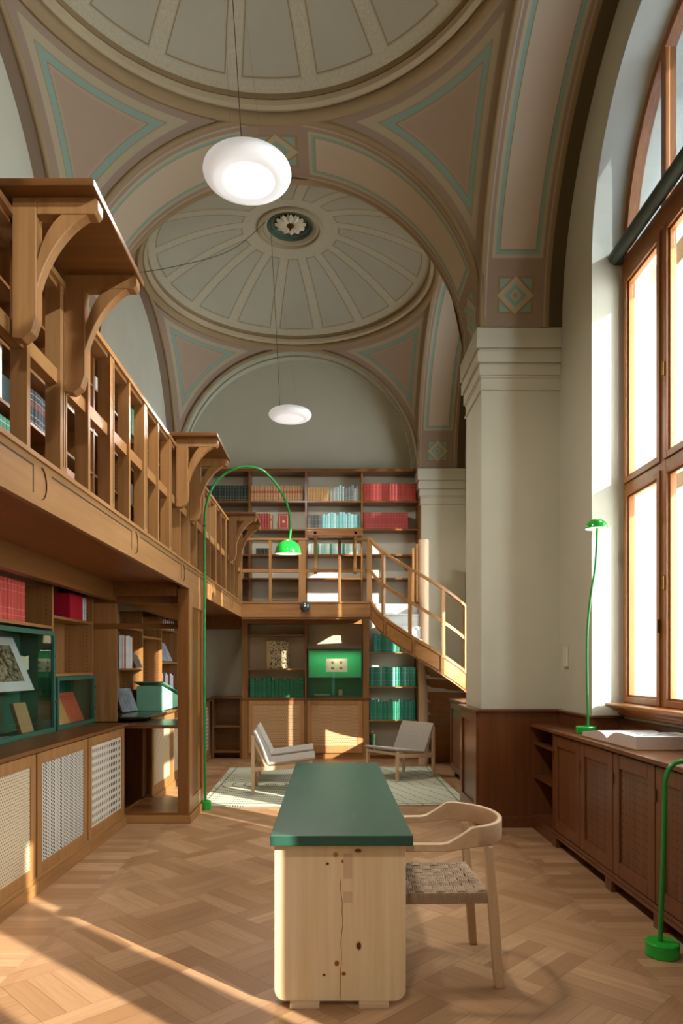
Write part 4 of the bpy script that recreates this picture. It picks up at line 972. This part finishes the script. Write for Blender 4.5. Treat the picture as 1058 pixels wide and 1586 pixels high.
for z in (.12, .48, .78): 
    bm = BM(); prism(bm, [(RX+.015,5.745),(2.07,5.745),(2.07,6.33),(RX+.015,6.33)], 'z', z-.022, z); obj('shelf', bm, mahog('y'), cn)
bm = BM(); box(bm, RX, RX+.02, 5.745, 6.34, 0, .12); obj('plinth', bm, mahog('y'), cn)
bm = BM(); box(bm, RX-.02, 2.07, 2.0, 6.34, .915, .945); box(bm, 2.07, 2.31, 3.3, 5.57, .915, .945); tag(obj('worktop', bm, mahog('y'), bevel=.006), 'polished mahogany worktop under the window on the right', 'worktop')

# switch on the wall
bm = BM(); box(bm, 2.075, 2.1, 6.14, 6.24, 1.46, 1.64); tag(obj('wall_switch', bm, flat('switch_white','CFCBB8',.5), bevel=.006), 'cream wall switch box beside the pier above the wainscot', 'switch')
# open folio on the worktop
fo = thing('open_folio', (2.02, 4.9, .945), 'huge open old folio with engraved page on the right worktop', 'book')
def folio_half(bm, s, n=12, w=.44, d=.40, thick=.075):
    pts = [(0, .012)]; top = []
    for i in range(n+1):
        t = i/n; top.append((s*w*t, .012+thick*(math.sin(min(1, t*2.4)*PI/2)*.75+.25)*(1-(.06 if s > 0 else .7)*t) if t > 0 else .03))
    poly = [(s*w, .006), (0, .006)] + top
    A = [bm.verts.new((p[0], -d/2, p[1])) for p in poly]; B = [bm.verts.new((p[0], d/2, p[1])) for p in poly]; m = len(poly); fs=[]
    for i in range(m): fs.append(bm.faces.new((A[i], B[i], B[(i+1)%m], A[(i+1)%m])))
    fs += [bm.faces.new(A), bm.faces.new(B[::-1])]
    for f in fs: f.material_index = 1
    for i in range(2, m-1): fs[i].material_index = 0
    bmesh.ops.recalc_face_normals(bm, faces=fs); bmesh.ops.triangulate(bm, faces=fs[-2:])
FM = Matrix.Translation((2.085, 4.76, .946)) @ Matrix.Rotation(math.radians(-89), 4, 'Z')
PG = flat('page_white','E2E0DA',.8,vary=.02); PE = flat('page_block_edge','C9B6A8',.85,vary=.1,scale=60)
for s in (-1, 1):
    bm = BM(); folio_half(bm, s); xf(bm, FM); obj('page_block', bm, [PG, PE], fo, smooth=False)
bm = BM(); box(bm, -.455, .45, -.21, .21, 0, .006); xf(bm, FM); obj('cover', bm, flat('vellum_tan','A07848',.6), fo)
EG2 = NT('engraved_page', .8, .1); EG2.xyz(); en = EG2.noise(EG2.tc, 30, 6, .7); EG2.col(EG2.mix((en-.4)*4, '8A8E94', 'DADAD6')); EG2 = EG2.m
bm = BM()
for i in range(6):
    t0, t1 = .32+.09*i, .32+.09*(i+1)
    z = lambda t: .0135+.075*(math.sin(min(1, t*2.4)*PI/2)*.75+.25)*(1-.06*t)
    vs = [bm.verts.new(p) for p in ((.44*t0,-.13,z(t0)),(.44*t1,-.13,z(t1)),(.44*t1,.13,z(t1)),(.44*t0,.13,z(t0)))]; bm.faces.new(vs)
xf(bm, FM); obj('engraving', bm, EG2, fo)

# ------------------------------------------------------------------ green lamps
GRN = flat('green_enamel', '1FA536', .14, .6, 0, .03); GRD = flat('green_enamel_dark', '2A8A3A', .25, .5, 0, .03); SHIN = emis('shade_inside_white', 'F4EFDC', .35)
def lamp(name, label, base, br, bh, path, head, hr, hh, tilt=None, rad=.011, clips=()):
    L = thing(name, base, label, 'lamp')
    bm = BM(); lathe(bm, [(.0001,0),(br-.004,0),(br,.004),(br,bh-.006),(br-.006,bh),(.0001,bh)], base, 40); obj('base', bm, GRN, L, smooth=True)
    bm = BM(); tube(bm, path, rad, 12); obj('pole', bm, GRD, L, smooth=True)
    if head:
        bm = BM(); pr = [(hr*math.cos(a), hh*math.sin(a)) for a in [PI/2*i/12 for i in range(13)]]; pr[-1] = (.0001, hh)
        lathe(bm, pr, (0,0,0), 40); M = Matrix.Translation(head) @ (Matrix.Rotation(tilt[1], 4, tilt[0]) if tilt else Matrix.Identity(4)); xf(bm, M); s = obj('lamp_shade', bm, GRN, L, smooth=True)
        bm = BM(); lathe(bm, [(hr*.995, .001)]+[(p[0]*.96, p[1]*.93+.001) for p in pr[:-1]]+[(.0001, hh*.93)], (0,0,0), 40); xf(bm, M); obj('shade_lining', bm, SHIN, s, smooth=True)
    for c in clips:
        bm = BM(); box(bm, c[0]-.02, c[0]+.012, c[1]-.012, c[1]+.03, c[2]-.008, c[2]+.008); obj('clip', bm, flat('chrome','C8C8C8',.15,.5,1), L)
    return L
def smoothpath(pts, n=8):
    out = []; P = [Vector(p) for p in pts]
    for i in range(len(P)-1):
        p0, p1, p2, p3 = P[max(i-1,0)], P[i], P[i+1], P[min(i+2,len(P)-1)]
        for j in range(n):
            t = j/n; out.append(.5*((2*p1)+(-p0+p2)*t+(2*p0-5*p1+4*p2-p3)*t*t+(-p0+3*p1-3*p2+p3)*t**3))
    out.append(P[-1]); return out
def PX(px, py, Y): return ((px-512)*Y/F, Y, CH-(py-1031)*Y/F)
# arc lamp at the left
Y = 7.15; pts = [(-1.282, Y, .05), (-1.292, Y, 1.2), (-1.290, Y, 2.2), PX(317, 820, Y), PX(319, 785, Y), PX(331, 752, Y), PX(352, 732, Y), PX(380, 722.5, Y), PX(408, 730, Y), PX(431, 754, Y), PX(446, 785, Y), PX(450, 815, Y), PX(448.5, 838, Y)]
lamp('arc_floor_lamp', 'tall bright green arc floor lamp clipped to the gallery railing at left', (-1.275, Y, 0), .052, .085, smoothpath(pts), PX(446.5, 858, Y), .137, .145, ('X', math.radians(3)), .0125, ((-1.29, Y, 2.44), (-1.29, Y, 2.90)))
# worktop lamp by the window
Y = 5.42; pts = [(PX(911, 1118, Y)[0], Y, .99), PX(909.5, 1050, Y), PX(909.5, 990, Y), PX(912, 950, Y), PX(917, 910, Y), PX(921, 885, Y), PX(924, 850, Y), PX(925, 818, Y)]
lamp('table_lamp', 'slender green lamp with small dome shade standing on the right worktop', (1.985, Y, .945), .076, .055, smoothpath(pts), PX(924, 819, Y), .083, .078, None, .009)
# foreground right lamp, arching over the worktop
Y = 3.54; pts = [(1.672, Y, .05), (1.69, Y, .5), (1.697, Y, .80), (1.703, Y, .90), (1.735, Y, .965), (1.80, Y, .987), (1.95, Y, 1.0), (2.02, Y, .99), (2.045, Y, .985)]
# head sits beyond the frame edge, resting low over the worktop
lamp('floor_lamp', 'green floor lamp bending over the worktop at the right frame edge', (1.685, Y, 0), .082, .072, smoothpath([(p[0], p[1], p[2]) for p in pts]), None, .1, .1, None, .0125)

# ------------------------------------------------------------------ pendant lamps
PEN = NT('opal_glass', .35, .5); x_, y_, z_ = PEN.xyz(); r_ = PEN.op('SQRT', x_*x_+y_*y_)
PEN.col('F2F2F2'); PEN.b.inputs['Emission Color'].default_value = (1,.99,.97,1); PEN.b.inputs['Emission Strength'].default_value = .16; PEN = PEN.m
def glow(name, a, b):
    t = NT(name, .35, .5); x, y, z = t.xyz(); r = t.op('SQRT', x*x+y*y); t.col('F2F2F2'); t.b.inputs['Emission Color'].default_value = (1,.99,.97,1)
    t.put(t.b.inputs['Emission Strength'], (r*-1+.19).max(0).min(.11)*((b-a)/.11)+a); return t.m
PEND2 = glow('opal_diffuser', .16, .6)
def pendant(loc, cord, label, em):
    al = bpy.data.lights.new('pendant_light', 'AREA'); ao = bpy.data.objects.new('pendant_light', al); COL.objects.link(ao)
    al.shape = 'DISK'; al.size = .34; al.energy = PENW; al.color = (1, .95, .88); ao.location = (loc[0], loc[1], loc[2]-.075)
    L = thing('pendant_lamp', loc, label, 'pendant lamp', 'opal disc pendants on the domes')
    bm = BM(); R = .275; pr = []
    for i in range(25):
        a = -PI*.42+(PI*.92)*i/24; pr.append((.185+.09*math.cos(a) if a > -PI*.5 else 0, .056*math.sin(a)))
    pr = [(.17,-.05)]+pr+[(.0001,.058)]
    lathe(bm, pr, loc, 56); obj('opal_shade', bm, PEN, L, smooth=True)
    bm = BM(); lathe(bm, [(.175,-.050),(.14,-.056),(.0001,-.06)], loc, 48); obj('diffuser', bm, em, L, smooth=True)
    bm = BM(); tube(bm, cord, .0028, 6); obj('cord', bm, flat('cord_grey','4A4438',.6), L)
    for s in (.1, -.1):
        bm = BM(); tube(bm, [(loc[0]+s, loc[1], loc[2]+.06), cord[-1]], .0008, 4); obj('suspension_wire', bm, flat('chrome','C8C8C8',.15,.5,1), L)
p1 = (CX, 4.36, 4.55); p2 = (CX, 8.98, 4.70)
pendant(p1, [(p1[0]-.03, p1[1], p1[2]+.075), (p1[0]-.06, p1[1]-.05, 5.2), (p1[0]-.12, p1[1]-.1, 6.2), (CX-.2, 4.3, SPR+H+.72)], 'large white opal disc pendant lamp glowing under the near dome', PEND2)
pendant(p2, [(p2[0]-.13, p2[1], p2[2]+.07), (p2[0]-.17, p2[1], 5.6), (CX-.25, 8.95, SPR+H+.74)], 'smaller-looking white opal disc pendant lamp in front of the lunette', emis('opal_diffuser_dim','F0ECEC',.3))
pendant((CX, -.12, 4.55), [(CX-.03, -.12, 4.62), (CX-.1, -.12, SPR+H+.72)], 'unseen white opal disc pendant lamp added behind the viewer to light the desk', PEND2)  # extra pendant out of view, added to light the desk front
bm = BM(); tube(bm, smoothpath([(CX-.30, 8.9, SPR+H+.70), (CX-.7, 8.45, 6.5), (CX-1.3, 7.9, 5.98), (-2.38, 7.5, 5.66)]), .004, 6); tag(obj('ceiling_cable', bm, flat('cord_grey','4A4438',.6)), 'thin slack cable from the far dome centre to the left wall', 'cable')

# ------------------------------------------------------------------ rug
RUG = NT('rug_weave', .95, .05); x_, y_, z_ = RUG.xyz(); n1 = RUG.noise(RUG.tc, 60, 3); wv = RUG.noise(RUG.tc, 1.3, 2)
c = RUG.mix(n1, 'C9C5AE', 'ABAE97')
rr_ = RUG.op('SQRT', (x_+.75)*(x_+.75)*1.0+(y_+.1)*(y_+.1)*1.6)*7.5; ring = ((rr_.frac()-.5).abs().lt(.10)) * (((x_*38).frac()-.5).abs().lt(.3)) * x_.lt(.25)
c = RUG.mix(ring, c, lin('3C4A3E'))
diag = ((x_*6+y_*2.2+wv*1.5).frac()-.5).abs().lt(.06)*x_.gt(.45)*((y_*30).frac()-.5).abs().lt(.3); c = RUG.mix(diag, c, lin('6E7466'))
for xo in (.33, .40): c = RUG.mix((x_-xo-y_*.04).abs().lt(.007), c, lin('A07A54'))
ex = (x_.abs()-1.36).abs().lt(.01).max((y_.abs()-1.30).abs().lt(.01)); c = RUG.mix(ex*.7, c, lin('5A5A48')); RUG.col(c); RUG.bump(n1, .5, .006); RUG = RUG.m
bm = BM(); n = 30
gr = [[None]*(n+1) for _ in range(n+1)]
bm2 = BM(); box(bm2, -1.43, 1.43, -1.38, 1.38, .001, .012); xf(bm2, Matrix.Translation((.02, 8.67, 0)) @ Matrix.Rotation(math.radians(1.2), 4, 'Z'))
bm.free(); tag(obj('rug', bm2, RUG, bevel=.004, origin=(.02, 8.67, 0)), 'pale sage woven rug with dark stitched rings under the lounge chairs', 'rug')

# ------------------------------------------------------------------ desk
PINE = NT('knotty_pine', .5, .3); x_, y_, z_ = PINE.xyz(); gv = PINE.noise(PINE.vec(x_*26, y_*26, z_*1.1), 1, 4, .55); c = PINE.mix(gv*1.5-.3, 'EBD3AC', 'D6B280')
def knot(c, kx, kz, rx, rz, colr):
    wob = PINE.noise(PINE.tc, 40, 2)*.5+.75
    d = PINE.op('SQRT', ((x_-kx)/rx)*((x_-kx)/rx)+((z_-kz)/rz)*((z_-kz)/rz))*wob
    c = PINE.mix(d.lt(1.5)*.45, c, lin('B07A45')); return PINE.mix(d.lt(1), c, lin(colr))
for kx, kz, rx, rz, cc in ((.075,.26,.010,.016,'5A3014'),(-.02,.185,.009,.010,'8A4A22'),(.01,.14,.008,.007,'7A4220'),(-.075,.135,.006,.005,'5A2A14'),(-.025,.655,.009,.010,'C07A50'),(.072,.672,.014,.008,'6A4020'),(-.06,.615,.006,.005,'5A3014'),(.005,.625,.004,.006,'7A4A20')): c = knot(c, kx, kz, rx, rz, cc)
wz = PINE.noise(PINE.vec(z_*4, 0, 0), 1, 2)*.05-.025
crack = (x_-.0+z_*.005-wz).abs().lt(.0016)*z_.lt(.55); c = PINE.mix(crack*.8, c, lin('6A3A1C'))
patch = (x_-.028).abs().lt(.019)*((z_-.605).abs().lt(.055)).max((x_-.028).abs().lt(.021)*((z_-.47).abs().lt(.025))); c = PINE.mix(patch*.6, c, lin('C49878'))
PINE.col(c); PINE.bump(gv, .08, .003); PINE = PINE.m
GTOP = NT('green_stained_top', .33, .5); x_, y_, z_ = GTOP.xyz(); gv = GTOP.noise(GTOP.vec(x_*30, y_*1.4, z_*30), 1, 5, .6); bl = GTOP.noise(GTOP.tc, 2.2, 3)
c = GTOP.mix(gv, '23402F', '2F5840'); c = GTOP.mix(bl*.5, c, lin('265850')); yk = GTOP.noise(GTOP.vec(x_*60, y_*5, 0), 1, 4, .7).gt(.64)*(x_-.03).abs().lt(.05)
GTOP.col(GTOP.mix(yk*.5, c, lin('7A9A50'))); GTOP = GTOP.m
dk = thing('desk', (.047, 4.07, 0), 'long desk with dark green stained top on pine slab ends', 'desk')
bm = BM(); box(bm, -.2565, .3515, 2.96, 5.19, .704, .748); obj('desktop', bm, GTOP, dk, bevel=.003)
def rrect(x0, x1, z0, z1, r, n=6):
    p = [(x0, z1), (x1, z1)]
    p += [(x1-r+r*math.cos(-PI/2*i/n), z0+r+r*math.sin(-PI/2*i/n)) for i in range(n+1)]
    p += [(x0+r-r*math.sin(PI/2*i/n), z0+r-r*math.cos(PI/2*i/n)) for i in range(n+1)]
    return p
for ya, yb in ((3.01, 3.055), (5.0, 5.045)):
    bm = BM(); prism(bm, rrect(-.242, .325, .022, .704, .05), 'y', ya, yb)
    o = obj('end_panel', bm, PINE, dk, bevel=.006)
bm = BM(); box(bm, .012, .058, 3.055, 5.0, .45, .49); box(bm, .012, .058, 3.0095, 3.0105, .45, .49); obj('stretcher', bm, PINE, dk)
for ya in (2.985, 4.975):
    for xa in (-.175, .122):
        bm = BM(); box(bm, xa, xa+.128, ya, ya+.09, 0, .022); obj('foot', bm, pale('x'), dk, bevel=.002)

# ------------------------------------------------------------------ armchair at the desk
CORD = NT('paper_cord', .85, .1); x_, y_, z_ = CORD.xyz(); st_ = ((x_*150).frac()-.5).abs()*.6+.3; n_ = CORD.noise(CORD.tc, 180, 2); CORD.col(CORD.mix(n_, 'C6AE93', '957D66')); CORD.bump(n_, .6, .002); CORD = CORD.m
ac = thing('armchair', (.50, 3.43, 0), 'pale ash armchair with curved back and woven cord seat at the desk', 'chair', rz=math.radians(2))
# local: faces -x ; back at +x
def leg(bm, top, bot, w0, w1, d0=None, d1=None):
    d0 = d0 or w0; d1 = d1 or w1; T, B = Vector(top), Vector(bot); vs = []
    for P, w, d in ((B, w1, d1), ((T+B)/2+Vector((0,0,0)), max(w0,w1)*1.08, max(d0,d1)*1.08), (T, w0, d0)):
        vs.append([bm.verts.new(P+Vector((sx*w/2, sy*d/2, 0))) for sx, sy in ((-1,-1),(1,-1),(1,1),(-1,1))])
    for a, b in ((0,1),(1,2)):
        for j in range(4): bm.faces.new((vs[a][j], vs[a][(j+1)%4], vs[b][(j+1)%4], vs[b][j]))
    bm.faces.new(vs[0][::-1]); bm.faces.new(vs[2])
for s, nm in ((-1,''),(1,'')):
    bm = BM(); leg(bm, (.215, s*.245, .645), (.262, s*.25, 0), .034, .040); obj('leg', bm, pale('z'), ac, local=True, bevel=.004)
    bm = BM(); leg(bm, (-.21, s*.25, .645), (-.23, s*.25, 0), .032, .034); obj('leg', bm, pale('z'), ac, local=True, bevel=.004)
# bent arm/back: swept with varying height
pts = []; prof = []; ups = []
for i in range(57):
    t = i/56*2-1; a = abs(t); s = 1 if t > 0 else -1
    if a > .52:       # arms
        q = (a-.52)/.48; x = .10-.42*q; y = s*(.292-.02*q*q)
    else:
        q = a/.52; th = q*PI/2; x = .10+.22*math.cos(th); y = s*.292*math.sin(th)
    hgt = .032 + .058*max(0, min(1, (.62-a)/.16)); zc = .655+.0*a+.045*max(0, min(1, (.62-a)/.16)); dw = .030-.008*max(0, min(1, (.62-a)/.16)) if a < .62 else .034
    pts.append((x, y, zc)); prof.append([(-dw/2,-hgt/2),(-dw/2*.7,-hgt/2-.004),(dw/2*.7,-hgt/2-.004),(dw/2,-hgt/2),(dw/2,hgt/2-.004),(dw/2*.6,hgt/2),(-dw/2*.6,hgt/2),(-dw/2,hgt/2-.004)])
bm = BM(); sweep(bm, pts, prof); obj('arm_bow', bm, pale('y'), ac, local=True, smooth=True)
# seat rails and woven seat
bm = BM(); 
for s in (-1, 1): box(bm, -.2, .2, s*.225-.012, s*.225+.012, .385, .425)
box(bm, .19, .215, -.22, .22, .385, .425); box(bm, -.215, -.19, -.22, .22, .385, .425); obj('seat_frame', bm, pale('x'), ac, local=True)
bm = BM(); nx, ny = 9, 10; x0, x1, y0, y1 = -.22, .215, -.235, .235
box(bm, x0+.005, x1-.005, y0+.005, y1-.005, .39, .408)
def seatz(x, y): return .437-.018*(1-((x-x0)/(x1-x0)*2-1)**2)*(1-((y-y0)/(y1-y0)*2-1)**2)
for i in range(nx):
    for j in range(ny):
        xa = x0+(x1-x0)*i/nx; xb = x0+(x1-x0)*(i+1)/nx; ya = y0+(y1-y0)*j/ny; yb = y0+(y1-y0)*(j+1)/ny; xm, ym = (xa+xb)/2, (ya+yb)/2; z = seatz(xm, ym)
        over = (i+j) % 2 == 0; m = 5
        for k2 in range(m):    # five cords per strand
            if over:
                yc = ya+(yb-ya)*(k2+.5)/m; P = [(xa-.004, yc, z-.010), (xa+.006, yc, z), (xm, yc, z+.003), (xb-.006, yc, z), (xb+.004, yc, z-.010)]
            else:
                xc = xa+(xb-xa)*(k2+.5)/m; P = [(xc, ya-.004, z-.010), (xc, ya+.006, z), (xc, ym, z+.003), (xc, yb-.006, z), (xc, yb+.004, z-.010)]
            tube(bm, P, .0044, 5)
for s, yy in ((-1, y0), (1, y1)):       # cords wrapped over side rails
    for i in range(48):
        xc = x0+(x1-x0)*(i+.5)/48; tube(bm, [(xc, yy-s*.02, .432), (xc, yy+s*.004, .428), (xc, yy+s*.006, .40), (xc, yy-s*.005, .378)], .0045, 5)
for i in range(48):
    yc = y0+(y1-y0)*(i+.5)/48; tube(bm, [(x1-.02, yc, .432), (x1+.004, yc, .428), (x1+.006, yc, .40), (x1-.005, yc, .378)], .0045, 5)
obj('woven_seat', bm, CORD, ac, local=True, smooth=True)

# ------------------------------------------------------------------ lounge chairs
WEB = NT('woven_webbing', .85, .1); x_, y_, z_ = WEB.xyz(); a_ = ((x_*90).frac()-.5).abs(); b_ = ((y_*90).frac()-.5).abs(); n_ = WEB.noise(WEB.tc, 120, 2)
c = WEB.mix(n_, 'BEB6AA', '94897C'); WEB.col(WEB.mix((b_.gt(.42))*.5, c, lin('7A6E60'))); WEB.bump(a_+b_, .4, .003); WEB = WEB.m
def lounge(loc, rz, label):
    L = thing('lounge_chair', loc, label, 'chair', 'low woven lounge chairs on the rug', rz)
    # local: faces +x
    for s in (-1, 1):
        bm = BM(); leg(bm, (-.335, s*.275, .66), (-.335, s*.275, 0), .036, .038, .03, .032); obj('leg', bm, pale('z'), L, local=True, bevel=.004)
        bm = BM(); leg(bm, (.325, s*.275, .375), (.325, s*.275, 0), .038, .036, .034, .032); obj('leg', bm, pale('z'), L, local=True, bevel=.004)
        bm = BM(); sweep(bm, [(-.32, s*.275, .275), (.32, s*.275, .32)], rect(.022, .05)); obj('side_rail', bm, pale('x'), L, local=True, bevel=.003)
        bm = BM(); sweep(bm, [(-.175, s*.262, .30), (-.345, s*.262, .665)], rect(.022, .04), up=(1,0,0)); obj('back_support', bm, pale('z'), L, local=True)
    bm = BM(); sweep(bm, [(.325,-.27,.345), (.325,.27,.345)], rect(.03, .035)); obj('cross_rail', bm, pale('y'), L, local=True)
    bm = BM(); sweep(bm, [(-.335,-.27,.29), (-.335,.27,.29)], rect(.025, .035)); obj('cross_rail', bm, pale('y'), L, local=True)
    def pad(pa, pb, t=.028, bow=.012):
        bm = BM(); pa, pb = Vector(pa), Vector(pb); n = 10; m = 8; d = (pb-pa); nn = Vector((-d.z, 0, d.x)).normalized(); grid = []
        for i in range(n+1):
            rw = []
            for j in range(m+1):
                u, v = i/n, j/m*2-1; w = .29*(1-.03*(1 if i in (0, n) else 0)); sag = bow*math.sin(PI*u)*(1-v*v)
                rw.append(pa+d*u+Vector((0, v*w, 0))-nn*sag)
            grid.append(rw)
        T = [[bm.verts.new(p+nn*t/2) for p in r] for r in grid]; B = [[bm.verts.new(p-nn*t/2) for p in r] for r in grid]
        for i in range(n):
            for j in range(m): bm.faces.new((T[i][j],T[i+1][j],T[i+1][j+1],T[i][j+1])); bm.faces.new((B[i][j],B[i][j+1],B[i+1][j+1],B[i+1][j]))
        for i in range(n): bm.faces.new((T[i][0],B[i][0],B[i+1][0],T[i+1][0])); bm.faces.new((T[i][m],T[i+1][m],B[i+1][m],B[i][m]))
        for j in range(m): bm.faces.new((T[0][j],T[0][j+1],B[0][j+1],B[0][j])); bm.faces.new((T[n][j],B[n][j],B[n][j+1],T[n][j+1]))
        bmesh.ops.recalc_face_normals(bm, faces=bm.faces[:]); return bm
    obj('seat', pad((-.17,0,.335),(.375,0,.405)), WEB, L, smooth=True, local=True, bevel=.008)
    obj('backrest', pad((-.155,0,.33),(-.335,0,.70)), WEB, L, smooth=True, local=True, bevel=.008)
    return L
l1 = lounge((-.56, 8.24, .012), math.radians(2), 'pale woven lounge chair nearer the viewer of the left pair')
dup(l1, (-.60, 9.04, .012), math.radians(2), 'pale woven lounge chair farther back of the left pair')
dup(l1, (.92, 9.19, .012), math.radians(180+39), 'woven lounge chair standing alone on the right of the rug, turned to the left')
